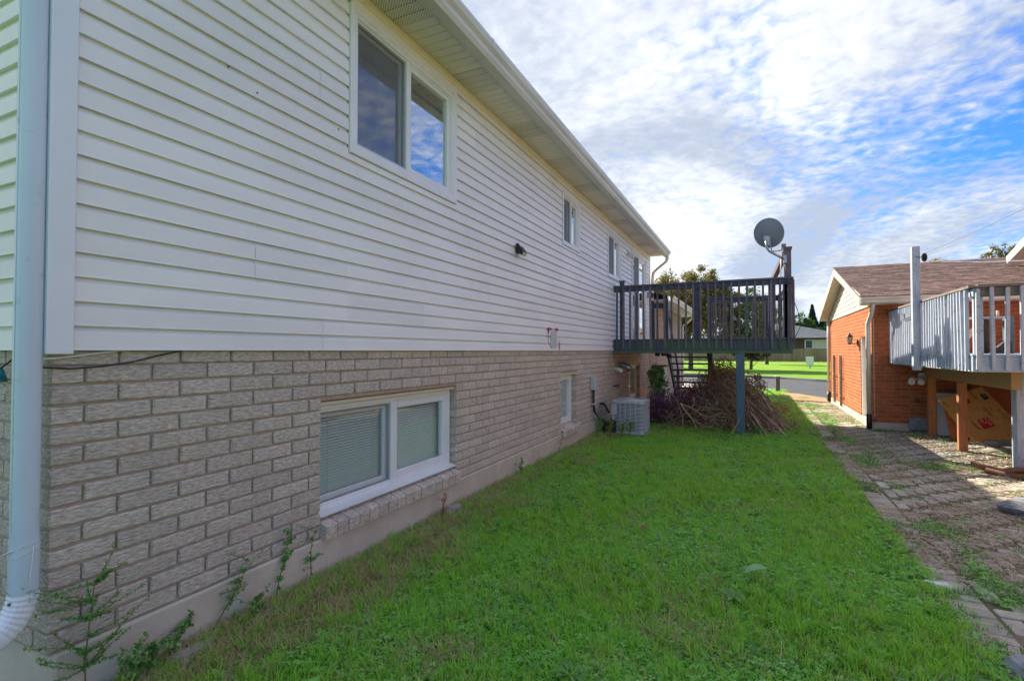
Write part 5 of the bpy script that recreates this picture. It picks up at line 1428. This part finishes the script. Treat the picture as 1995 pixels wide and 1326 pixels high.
# shingles: rows of tabs lapped up the near slope, back slope as one part
sl_len = math.hypot(RY - EY, RZ - EZ); ang = math.atan2(RZ - EZ, RY - EY); rows = int(sl_len / 0.125)
items = []
for r in range(rows + 1):
    s0 = r * 0.125 - 0.02; off = (0.15 * (r % 2)) + rng.uniform(0, .05)
    x = OX - 0.02 - off
    cyy = EY + (s0 + 0.075) * math.cos(ang); czz = EZ + 0.062 + (s0 + 0.075) * math.sin(ang)
    while x < 7.6:
        x0, x1 = max(x, OX - .02), x + 0.30
        if x1 > x0 + .03: items.append((((x0 + x1) / 2, cyy, czz + rng.uniform(-.002, .003)), (x1 - x0 - 0.008, 0.16, 0.018), (ang - 0.075, 0, 0)))
        x += 0.30
pieces('shingle', gar, M['roof_brown'], items, (0.294, 0.16, 0.018), bev=0.0, nvar=4)
# downspouts of the garage
for lb, x, y, cat_ in (('cream downspout at the near garage corner with black boot', GX - 0.06, GY0 - 0.06, 0), ('cream downspout at the far garage corner with black boot', GX - 0.05, GY1 - 0.05, 1)):
    d_ = thing('downspout', lb, 'downspout', (x, y, 0), 'downspouts of the brick garage')
    yo = -0.36 if cat_ == 0 else 0.25
    mb = MB()
    r_ = 0.038
    mb.tube([(0.02, yo, 2.40), (0.02, yo, 2.33), (0.02, yo * .55, 2.18), (0, 0.0, 2.02), (0, 0, 1.9), (0, 0, 0.3)], r_, 8); mb.build('pipe', M['frieze'], d_)
    mb = MB(); mb.tube([(0, 0, 0.02), (0, 0, 0.30)], r_ * 1.25, 10); mb.build('boot', M['black'], d_)
sb = MB()
for k in range(44): sb.box(GX + 0.03, GY0 - 0.011, 0.25 + k * 0.043, GX + 0.045, GY0 - 0.003, 0.272 + k * 0.043)
sb.build('light_strip', M['white'], gar)
wl_ = thing('wall_lantern', 'small black carriage lantern on the orange garage wall', 'light', (GX, 13.20, 1.70))
mb = MB(); mb.box(-0.02, -0.03, -0.09, 0, 0.03, 0.04, bev=.004); mb.tube([(-0.01, 0, -0.03), (-0.08, 0, -0.06), (-0.13, 0, -0.02), (-0.14, 0, 0.0)], 0.009, 6); mb.build('bracket', M['black'], wl_)
mb = MB(); mb.lathe((-0.15, 0, -0.04), [(0.0, -0.03), (0.03, -0.02), (0.035, 0.0)], 6, smooth=False); mb.lathe((-0.15, 0, 0.10), [(0.07, 0.0), (0.05, 0.03), (0.015, 0.06), (0.01, 0.09), (0.0, 0.10)], 6, smooth=False); mb.build('lantern_cap', M['black'], wl_)
mb = MB(); mb.lathe((-0.15, 0, -0.04), [(0.035, 0.0), (0.06, 0.14)], 6, smooth=False); mb.build('lantern_glass', M['lamp_glass'], wl_)
mb = MB()
for k in range(6):
    t = k * math.pi / 3; mb.tube([(-0.15 + .036 * math.cos(t), .036 * math.sin(t), -0.04), (-0.15 + .062 * math.cos(t), .062 * math.sin(t), 0.10)], 0.004, 4)
mb.build('lantern_frame', M['black'], wl_)
for k, y in enumerate((16.5, 15.35)):
    t_ = thing('trellis', ['weathered wooden trellis strip nearest the far garage corner', 'weathered wooden trellis strip left of the wall lantern'][k], 'trellis', (GX - 0.03, y, 0.1), 'trellis strips on the garage wall')
    for dy in (-0.10, 0.10): B(-0.03, dy - .02, 0, 0.0, dy + .02, 1.28, bev=.004).build('upright', M['bare_wood'], t_)
    for z in (0.25, 0.75): B(-0.045, -0.16, z, -0.031, 0.16, z + .03, bev=.003).build('crosspiece', M['bare_wood'], t_)
B(2.60, 11.72, 0.04, 3.0, 11.80, 0.27, bev=.012).build('concrete_block', M['stone_grey'], None, label='grey concrete block against the orange garage wall', cat='concrete block')
mb = MB(); mb.lathe((2.72, 11.80, 0.58), [(0.0, 0.03), (0.035, 0.028), (0.045, 0.0)], 12, ax=(0, -1, 0)); mb.build('pipe_cap', M['rust'], None, label='small round rusty pipe cap on the orange brick', cat='pipe cap')

# neighbour house gable, upper right
nh = thing('neighbour_house', 'white-eaved neighbour house rising behind the garage roof', 'house', (0, 0, 0))
B(5.30, 2.5, -0.1, 13, 13.2, 3.28).build('wall', M['orange_brick'], nh)
NR = [(13.75, 3.38), (8.0, 3.38 + 0.304 * 5.75), (2.25, 3.38)]
mb = MB(); mb.sweep([(y, z + 0.06) for y, z in NR] + [(y, z) for y, z in NR[::-1]], lambda u, v, t: (t, u, v), 4.72, 13.4); mb.build('roof', M['roof_brown'], nh)
mb = MB(); mb.beam((4.705, 13.76, 3.35), (4.705, 8.0, 5.10), 0.028, 0.15, bev=.003); mb.build('rake_board', M['white'], nh)
mb = MB(); mb.sweep([(13.7, 3.36), (8.0, 5.09), (8.0, 5.075), (13.7, 3.345)], lambda u, v, t: (t, u, v), 4.73, 5.30); mb.build('rake_soffit', M['frieze'], nh)
mb = MB(); mb.sweep([(13.2, 3.285), (8.0, 5.05), (2.8, 3.285)], lambda u, v, t: (t, u, v), 5.30, 5.34); mb.build('gable_wall', M['white'], nh)

# ------------------------------------------------------------------ neighbour's grey deck
ND = thing('neighbour_deck', 'weathered pale grey raised deck against the orange garage', 'deck', (0, 0, 0))
NX, NY0, NY1, NZ = 2.34, 7.80, 11.78, 1.46
B(NX, NY0, 1.25, 7.0, NY0 + .035, NZ - .025, bev=.004).build('fascia_board', M['grey_paint'], ND)
B(NX, NY0 + .036, 1.25, NX + .035, NY1, NZ - .025, bev=.004).build('fascia_board', M['grey_paint'], ND)
k = 0; y = NY0 - 0.01
while y < NY1 - .1:
    B(NX - 0.005, y, NZ - 0.024, 7.0, y + 0.135, NZ, bev=.004).build('deck_board', M['grey_paint'], ND); y += 0.142
for x in np.arange(2.8, 6.9, 0.42): B(x, NY0 + .04, 1.25, x + .04, NY1, NZ - .026).build('joist', M['bare_wood'], ND)
ZR = 2.255
mb = MB(); mb.beam((NX + .02, NY0, ZR), (NX + .02, NY1, ZR), 0.10, 0.035, bev=.004); mb.build('rail_cap', M['bare_wood'], ND)
mb = MB(); mb.beam((NX + .03, NY0, ZR - .07), (NX + .03, NY1, ZR - .07), 0.035, 0.09, bev=.004); mb.build('rail', M['grey_paint'], ND)
mb = MB(); mb.beam((NX + .05, NY0 + .03, ZR + .01), (7.0, NY0 + .03, ZR + .01), 0.10, 0.035, bev=.004); mb.build('rail_cap', M['bare_wood'], ND)
mb = MB(); mb.beam((NX + .05, NY0 + .035, ZR - .065), (7.0, NY0 + .035, ZR - .065), 0.035, 0.11, bev=.004); mb.build('rail', M['bare_wood'], ND)
y = NY0 + 0.10; k = 0
while y < NY1:
    l_ = rng.uniform(-.008, .008)
    mb = MB(); mb.beam((NX - .022, y + l_, 1.27), (NX - .022 + l_, y - l_, ZR - .03), 0.04, 0.036, up=(0, 1, 0), bev=.004); mb.build('baluster', M['grey_paint'], ND); y += 0.118
for x in list(np.arange(2.385, 6.8, 0.132)):
    l_ = rng.uniform(-.008, .008)
    mb = MB(); mb.beam((x + l_, NY0 - .024, 1.275), (x - l_, NY0 - .022, ZR - .02 + rng.uniform(-.01, .01)), 0.036, 0.042, up=(0, 1, 0), bev=.004); mb.build('baluster', M['grey_paint'], ND)
for (x, y) in ((NX + .08, NY0 + .09),): B(x - .04, y - .04, NZ, x + .04, y + .04, ZR - .02, bev=.004).build('post', M['grey_paint'], ND)
B(2.80, 8.15, 1.03, 2.90, 11.76, 1.245, bev=.006).build('beam', M['beam_wood'], ND)
for (x, y, m_, w) in ((2.80, 9.78, 'stained_wood', .10), (2.82, 11.3, 'stained_wood', .11)):
    B(x - w / 2, y - w / 2, -0.03, x + w / 2, y + w / 2, 1.03, bev=.006).build('support_post', M[m_], ND)
B(2.90, 8.30, -0.03, 3.06, 8.46, 1.245, bev=.008).build('support_post', M['grey_paint'], ND)
# clothesline on its tall post
cp = thing('clothesline_post', 'tall pale grey post with pulley and clothesline at the deck side', 'clothesline', (2.265, 9.78, 1.20))
B(-.05, -.055, 0, .05, .055, 1.90, bev=.006).build('post', M['grey_paint'], cp)
mb = MB(); mb.lathe((0.10, -0.06, 1.72), [(0.0, -.01), (0.06, -.012), (0.066, -0.004), (0.055, 0), (0.066, .004), (0.06, .012), (0.0, .01)], 18, ax=(0.94, 0.2, 0.05)); mb.build('pulley', M['black'], cp)
mb = MB(); mb.tube([(0.0, -0.056, 1.74), (0.06, -0.075, 1.72), (0.10, -0.06, 1.70)], 0.008, 6); mb.build('hook', M['steel'], cp)
for a, b_ in (((0.10, -0.08, 1.78), (-0.05, -12, 2.1)), ((0.10, -0.08, 1.66), (-0.05, -12, 0.62))):
    mb = MB(); P0, P1 = Vector(a), Vector(b_)
    mb.tube([P0.lerp(P1, t) - Vector((0, 0, 0.30 * math.sin(math.pi * t))) for t in [i / 10 for i in range(11)]], 0.0035, 5); mb.build('line', M['steel'], cp)
hk = MB(); hk.tube([(2.29, 10.55, 2.12), (2.27, 10.50, 2.02), (2.27, 9.9, 2.03)], .006, 5); hk.tube([(2.29, 10.75, 2.14), (2.27, 10.62, 2.02), (2.27, 10.1, 2.04)], .006, 5)
hk.build('tool_hook', M['black'], None, label='black wire hooks hanging on the grey deck railing', cat='hook')
# floodlight under the deck
fl_ = thing('floodlight', 'white twin floodlight under the corner of the grey deck', 'light', (2.78, 11.70, 1.02))
mb = MB(); mb.box(-.06, -.12, -.06, .04, -.02, .08, bev=.006); mb.build('mount', M['white'], fl_)
for dx, a in ((-0.16, -1), (-0.02, 1)):
    mb = MB(); mb.tube([(-.02, -.1, 0), (dx, -.16, -.05)], .02, 6); mb.tube([(dx, -.14, 0.0), (dx - .03, -.20, -.05), (dx - .05, -.26, -.09)], [.03, .05, .055], 10); mb.build('spotlight_head', M['white'], fl_)
# things on the deck
tb = thing('smoker_stand', 'dark stand with a small top on the grey deck', 'stand', (3.08, 9.8, NZ))
B(-.04, -.04, 0, .04, .04, .50, bev=.01).build('leg', M['black'], tb)
B(-.16, -.14, .50, .17, .14, .535, bev=.006).build('top', M['steel'], tb)
for dx in (-.08, .12):
    mb = MB(); mb.tube([(dx, -.10, .53), (dx, -.10, .62)], .018, 8); mb.build('bottle', M['white_ink'], tb)
cl = MB(); cl.add([(-.26, -.12, .30), (-.05, -.14, .50), (-.04, -.1, .42), (-.20, -.10, .22)], [(0, 1, 2, 3)]); cl.build('cloth', M['white_ink'], tb)
B(3.30, 9.75, NZ, 3.40, 9.86, 2.0, bev=.01).build('dark_post', M['post_blue'], None, label='dark blue-grey post standing on the neighbour deck', cat='post')
mb = MB(); mb.sweep([(3.12, NZ), (3.30, NZ), (3.30, NZ + .17), (3.24, NZ + .19), (3.12, NZ + .06)], lambda u, v, t: (u, t, v), 9.55, 9.70); mb.build('toolbox', M['black'], None, label='black wedge shaped box on the neighbour deck', cat='box')

# boards leaning under the deck ---------------------------------------
def plane_poly(name, pts, m, th, parent=None, **kw):
    P = [Vector(p) for p in pts]; n_ = (P[1] - P[0]).cross(P[2] - P[0]).normalized()
    if n_.y > 0: n_ = -n_
    k_ = len(P); mb = MB(); mb.add(P + [p - n_ * th for p in P], [tuple(range(k_)), tuple(range(2 * k_ - 1, k_ - 1, -1))] + [(i, (i + 1) % k_, k_ + (i + 1) % k_, k_ + i) for i in range(k_)])
    return mb.build(name, m, parent, **kw)


def on(a, z, off=0.0):      # a point on the big leaning board (plane y = 10.75 + z/2)
    return Vector((a, 10.75 + 0.5 * z - off, z))


bd = thing('sheathing_board', 'orange wood sheathing board with red diamond logo leaning under deck', 'board', (0, 0, 0))
plane_poly('board', [on(2.855, .655), on(3.472, .897), on(4.05, -0.0), on(3.25, 0.0), on(3.048, .286)], M['osb'], 0.012, bd)
plane_poly('diamond_logo', [on(3.316, .356, .002), on(3.466, .414, .002), on(3.537, .279, .002), on(3.389, .221, .002)], M['red_ink'], 0.001, bd)
plane_poly('diamond_logo', [on(3.417, .765, .002), on(3.492, .786, .002), on(3.537, .713, .002), on(3.473, .679, .002)], M['black_ink'], 0.001, bd)
plane_poly('diamond_logo', [on(3.19, .69, .002), on(3.262, .70, .002), on(3.291, .639, .002), on(3.24, .605, .002)], M['red_ink'], 0.001, bd)
e1 = (on(3.472, .897) - on(2.855, .655)).normalized(); e2 = (on(3.742, .348) - on(3.616, .546)).normalized()
nb_ = e1.cross(e2).normalized()
if nb_.y > 0: nb_ = -nb_


def lettering(txt, at, size, xdir, m, parent, off=0.004):
    cu = bpy.data.curves.new('lettering', 'FONT'); cu.body = txt; cu.size = size; cu.align_x = 'CENTER'; cu.align_y = 'CENTER'; cu.extrude = 0.0005; cu.offset = size * 0.015
    cu.materials.append(m)
    tmp = bpy.data.objects.new('lettering_source', cu); sc.collection.objects.link(tmp); bpy.context.view_layer.update()
    me_ = bpy.data.meshes.new_from_object(tmp); bpy.data.objects.remove(tmp)
    o = bpy.data.objects.new('lettering', me_); sc.collection.objects.link(o); o.parent = parent
    x = xdir.normalized(); y = nb_.cross(x).normalized()
    if y.z < 0: y = -y; 
    mt = Matrix((x, y, x.cross(y))).transposed().to_4x4(); mt.translation = Vector(at) + nb_ * off
    o.matrix_local = mt
    return o


ctr = (on(3.316, .356) + on(3.537, .279)) / 2
xr = (on(3.50, .285) - on(3.345, .345))
lettering('ELYTS', ctr + Vector((0.0, 0, 0.010)), 0.058, xr, M['white_ink'], bd)
lettering('.....', ctr + Vector((-.01, 0, -0.03)), 0.04, xr, M['white_ink'], bd)
lettering('STUD', ctr + Vector((0.02, 0, 0.058)), 0.030, xr, M['white_ink'], bd)
lettering('77', (on(3.417, .765) + on(3.537, .713)) / 2, 0.045, xr, M['steel'], bd)


def strip(a, b_, w):
    d = (b_ - a).normalized(); s_ = nb_.cross(d).normalized() * w / 2; t = w * .16
    for (p, q, ww) in ((a + s_, b_ + s_, t), (a - s_, b_ - s_, t), (a - s_, a + s_, t), (b_ - s_, b_ + s_, t)):
        mb = MB(); mb.beam(p + nb_ * .003, q + nb_ * .003, ww, .001, up=nb_); mb.build('printed_bar', M['black_ink'], bd)
    n_ = int((b_ - a).length / (w * .55))
    mb = MB()
    for i in range(1, n_):
        c = a.lerp(b_, i / n_); mb.beam(c - s_ * .4 + nb_ * .003, c + s_ * .4 + nb_ * .003, w * .18, .001, up=nb_)
    mb.build('printed_bar', M['black_ink'], bd)


strip(on(3.291, .822), on(3.369, .695), .028); strip(on(3.437, .558), on(3.521, .436), .028)
for a, b_ in ((on(3.616, .546), on(3.742, .348)), (on(3.265, .322), on(3.348, .203)), (on(2.907, .636), on(2.965, .553)), (on(3.24, .335), on(3.32, .21))):
    n_ = int((b_ - a).length / .013); mb = MB()
    for i in range(n_):
        c = a.lerp(b_, (i + .5) / n_); d = (b_ - a).normalized(); s_ = nb_.cross(d).normalized()
        mb.beam(c - s_ * .008 + nb_ * .003, c + s_ * .008 + nb_ * .003, .007, .001, up=nb_)
    mb.build('printed_text_row', M['black_ink'], bd)
plane_poly('sheathing_board', [(2.954, 11.14, .481), (3.3, 11.1, .35), (3.25, 10.95, .01), (2.985, 10.93, .01)], M['osb_red'], 0.012, None, label='second reddish board behind the printed board at left', cat='board')
plane_poly('sheathing_board', [(3.40, 11.40, .93), (4.3, 11.37, .87), (4.3, 11.12, .02), (3.40, 11.12, .02)], M['osb_red'], 0.012, None, label='red-orange board standing behind the printed board at right', cat='board')
vs_ = thing('siding_offcut', 'stack of white siding panels leaning on the garage wall', 'siding panel', (0, 0, 0))
for k in range(11):
    z0 = 0.03 + k * 0.0655; y0_ = 11.31 + (z0 - .03) * 0.245
    mb = MB(); mb.add([(2.895 , y0_ - .012, z0), (3.24, y0_ - .012, z0), (3.24, y0_ + .012, z0 + .0655), (2.895, y0_ + .012, z0 + .0655), (2.895, y0_, z0), (3.24, y0_, z0)], [(0, 1, 2, 3), (0, 4, 5, 1)]); mb.build('panel', M['white'], vs_)
for k, (x, y, s_, m_) in enumerate([(3.45, 10.72, .15, 'gravestone'), (3.70, 10.78, .17, 'stone_grey'), (3.25, 10.85, .10, 'redwood'), (3.02, 10.85, .08, 'redwood'), (3.82, 10.95, .13, 'charred')]):
    rock('rubble_stone', ['brown rubble stone under the printed board', 'large pale rubble stone at the grey post', 'dark reddish clod left of the rubble stones', 'small reddish clod by the orange post', 'dark charred chunk behind the pale stone'][k], 'stone', (x, y, .02), (s_, s_ * .7, s_ * .55), M[m_], 50 + k, 'rubble under the neighbour deck')

# ------------------------------------------------------------------ street side things
mk = thing('marker_post', 'short wooden marker post with pale cap beside the street', 'post', (0.80, 21.35, -0.02))
B(-.07, -.07, 0, .07, .07, .56, bev=.01).build('post', M['bare_wood'], mk)
B(-.09, -.09, .56, .09, .09, .60, bev=.01).build('post_cap', M['white'], mk)
sg = thing('yard_sign', 'small white sign on a stake in the far lawn', 'sign', (4.25, 49.4, 0.02))
B(-.05, -.02, 0, .05, .02, .35, bev=.0).build('stake', M['steel'], sg)
B(-.28, -.03, .30, .28, .02, 1.0, bev=.01).build('sign_panel', M['white'], sg)
# wooden fence at the far side
fe = thing('wooden_fence', 'long cedar board fence across the far lawn', 'fence', (0, 79.5, 0.0))
items = []
x = -34.0
while x < 16:
    items.append(((x + .1, rng.uniform(-.01, .01), 0.9 + rng.uniform(-.02, .02)), (0.19, 0.03, 1.75), 0)); x += 0.20
items.sort(key=lambda it: abs(it[0][0] - 4))
pieces('fence_board', fe, M['fence'], items, (0.19, 0.03, 1.75), bev=0.0, nvar=3)
for x in np.arange(-34, 16, 2.44): B(x - .07, -.10, 0, x + .07, -.02, 1.9).build('fence_post', M['fence'], fe)
B(-34, -.06, 1.72, 16, -.02, 1.80).build('top_rail', M['fence'], fe)
# far house
fh = thing('far_house', 'brown brick bungalow with grey hip roof beyond the fence', 'house', (0, 0, 0))
B(-6, 88, 0, 13.0, 98, 3.45).build('wall', M['brown_brick'], fh)
mb = MB(); mb.add([(-7, 87, 3.4), (14, 87, 3.4), (14, 99, 3.4), (-7, 99, 3.4), (1.5, 92.5, 5.7), (5.2, 92.5, 5.7)], [(0, 1, 5, 4), (1, 2, 5), (2, 3, 4, 5), (3, 0, 4), (3, 2, 1, 0)]); mb.build('roof', M['roof_grey'], fh)
mb = MB(); mb.beam((-7, 86.97, 3.33), (14, 86.97, 3.33), .1, .16); mb.build('fascia', M['black'], fh)
for (a, b_) in ((6.9, 10.6), (-3.5, -0.5)):
    mb = MB(); mb.box(a, 87.85, 1.75, b_, 87.99, 3.15, bev=.02); w = mb.build('window', M['white'], fh)
    B(a + .15, 87.80, 1.9, a + .95, 87.84, 3.0).build('pane', M['roof_grey'], w)
    B(a + 1.05, 87.80, 1.9, b_ - .95, 87.84, 3.0).build('pane', M['curtain'], w)
    B(b_ - .85, 87.80, 1.9, b_ - .15, 87.84, 3.0).build('pane', M['roof_grey'], w)
f2 = thing('far_house', 'red roofed house behind the grey hip roof', 'house', (0, 0, 0))
B(10.5, 112, 0, 22, 122, 4.2).build('wall', M['white'], f2)
mb = MB(); mb.add([(9.5, 111, 4.2), (23, 111, 4.2), (23, 123, 4.2), (9.5, 123, 4.2), (13, 117, 6.6), (19, 117, 6.6)], [(0, 1, 5, 4), (1, 2, 5), (2, 3, 4, 5), (3, 0, 4), (3, 2, 1, 0)]); mb.build('roof', M['roof_brown'], f2)


# ------------------------------------------------------------------ trees
def tree(name, label, loc, h, trunk_h, blobs, m, nleaf, lsize, seed, trunk_r=0.16, group=None, lean=0.0):
    global rng, nr
    r_ = random.Random(seed); keep = rng; rng = r_
    t_ = thing(name, label, 'tree', loc, group)
    mb = MB(); stick(mb, (0, 0, -0.1), (lean, 0, trunk_h), trunk_r, trunk_r * .7, .02, 6, 8); mb.build('trunk', M['bark'], t_)
    mb = MB()
    for bl_ in blobs:
        e = Vector(bl_[:3]); stick(mb, (lean * .9, 0, trunk_h * .9), e, trunk_r * .45, trunk_r * .12, .06, 6, 5)
        for k in range(6):
            d = Vector((r_.gauss(0, 1), r_.gauss(0, 1), r_.gauss(0, 1))).normalized(); d = Vector((d.x * bl_[3], d.y * bl_[3], d.z * bl_[4])) * .9
            stick(mb, e * .8 + Vector((lean * .18, 0, trunk_h * .18)), e + d, trunk_r * .15, trunk_r * .04, .08, 5, 4)
    mb.build('limbs', M['bark'], t_)
    pts = []; tot = sum(b_[3] ** 2 * b_[4] for b_ in blobs)
    for bl_ in blobs:
        nn = int(nleaf * bl_[3] ** 2 * bl_[4] / tot); ncl = max(8, int(26 * bl_[3] / max(b_[3] for b_ in blobs)))
        cl2 = []
        for k in range(ncl):
            d = Vector((r_.gauss(0, 1), r_.gauss(0, 1), r_.gauss(0, 1))).normalized() * (r_.random() ** 0.35)
            cl2.append((bl_[0] + d.x * bl_[3], bl_[1] + d.y * bl_[3], bl_[2] + d.z * bl_[4], r_.uniform(.16, .34) * bl_[3]))
        for k in range(nn):
            c = cl2[r_.randrange(ncl)]
            d = Vector((r_.gauss(0, 1), r_.gauss(0, 1), r_.gauss(0, .8))) * c[3] * .62
            pts.append((c[0] + d.x, c[1] + d.y, c[2] + d.z))
    rv = np.array([0.5 + 0.5 * mn.noise(Vector(p) * (2.2 / max(1e-3, blobs[0][3])) + Vector((seed, 0, 0))) for p in pts]) + nr.uniform(-.25, .25, len(pts))
    leaves('crown', M[m], t_, pts, lsize, rn=np.clip(rv, 0, .999), kind='stuff')
    rng = keep
    return t_


tree('maple_tree', 'broad autumn tree with brown and green leaves behind the deck', (-4.65, 44, 0), 8.4, 2.4,
     [(-1.6, 0, 6.6, 1.6, 1.2), (0.4, 0.3, 7.0, 1.5, 1.3), (2.0, 0, 6.7, 1.2, 1.2), (-2.6, 0, 5.4, 1.3, 1.2), (2.8, 0, 5.3, 1.3, 1.4), (0.2, -.4, 5.2, 2.0, 1.5), (-1.2, 0, 3.6, 1.7, 1.2), (1.8, 0, 3.4, 1.9, 1.3)], 'autumn', 30000, 0.10, 5, 0.2)
tree('maple_tree', 'loose small leaved tree right of the broad autumn tree', (-0.2, 44.5, 0), 6.4, 1.4,
     [(-.2, 0, 5.1, 1.3, 1.2), (.9, 0, 4.3, 1.2, 1.2), (-1.2, 0, 4.2, 1.2, 1.2), (-.5, 0, 2.9, 1.5, 1.1), (.9, 0, 2.6, 1.2, 1.1)], 'olive_leaf', 14000, 0.09, 15, 0.13)
tree('birch_tree', 'bright green tree seen through the right of the deck railing', (1.3, 62, 0), 6, 1.8,
     [(0, 0, 4.6, 1.2, 1.4), (.3, 0, 3.2, 1.4, 1.2), (-.8, 0, 3.4, 1.2, 1.2)], 'green_leaf', 8000, 0.13, 25, 0.2)
tree('oak_tree', 'green round tree behind the grey roofed house', (7.4, 108, 0), 9, 4,
     [(0, 0, 6.2, 2.0, 2.2), (2.0, 0, 5.4, 1.9, 1.9), (-2.2, 0, 5.6, 2.2, 2.0)], 'green_leaf', 7000, 0.24, 35, 0.4)


def conifer(label, loc, h, r0, seed, n=9000, ls=0.24, group='conifers beyond the far house'):
    r_ = random.Random(seed)
    t_ = thing('spruce_tree', label, 'tree', loc, group)
    mb = MB(); mb.tube([(0, 0, 0), (0, 0, h * .95)], [h * .02, .03], 6); mb.build('trunk', M['bark'], t_)
    pts = []
    for k in range(n):
        t = r_.random() ** .7; lay = math.floor(t * 16) / 16 + .03 * r_.random(); a = r_.uniform(0, 6.283)
        rr = r0 * (1 - t) * (0.75 + .35 * mn.noise(Vector((a * 1.2, lay * 9, seed)))) * math.sqrt(r_.random()) * 1.15
        pts.append((rr * math.cos(a), rr * math.sin(a), h * (.08 + .92 * t) - rr * .25))
    leaves('crown', M['conifer'], t_, pts, ls, kind='stuff')


conifer('dark spruce peeking out left of the garage gable', (12.4, 100, 0), 12.4, 3.3, 3)
conifer('blue-green spruce behind the grey roofed house', (10.2, 113, 0), 10.2, 3.0, 4)
conifer('shorter dark spruce right of the blue-green spruce', (12.2, 113, 0), 8.8, 3.4, 6)
tree('ash_tree', 'yellow green tree top above the brown garage roof at right', (9.8, 29.0, 0), 6, 4.2,
     [(0, 0, 5.85, .42, .26), (-.35, 0, 5.6, .38, .22), (.4, 0, 5.6, .45, .3), (0, 0, 5.1, .7, .4)], 'yellow_leaf', 2600, 0.055, 45, 0.08)
tree('ash_tree', 'brownish treetop just showing over the garage ridge', (10.35, 40.0, 0), 6.5, 4.4,
     [(0, 0, 6.9, .55, .30), (.6, 0, 6.7, .5, .3), (0, 0, 6.2, .9, .5)], 'autumn', 2200, 0.07, 55, 0.1)
# trees on this side of the street further left, beyond the wing: they throw the shade across the far lawn
tree('street_tree', 'dense street tree hidden behind the house, shading the far lawn', (-9.0, 48.0, 0), 9, 2.5,
     [(0, 0, 5.6, 2.6, 2.4), (2.6, -1, 5.2, 2.4, 2.0), (-2.4, 1, 5.0, 2.2, 2.0), (5, -2, 4.8, 2.2, 2.0)], 'olive_leaf', 12000, 0.18, 65, 0.25)
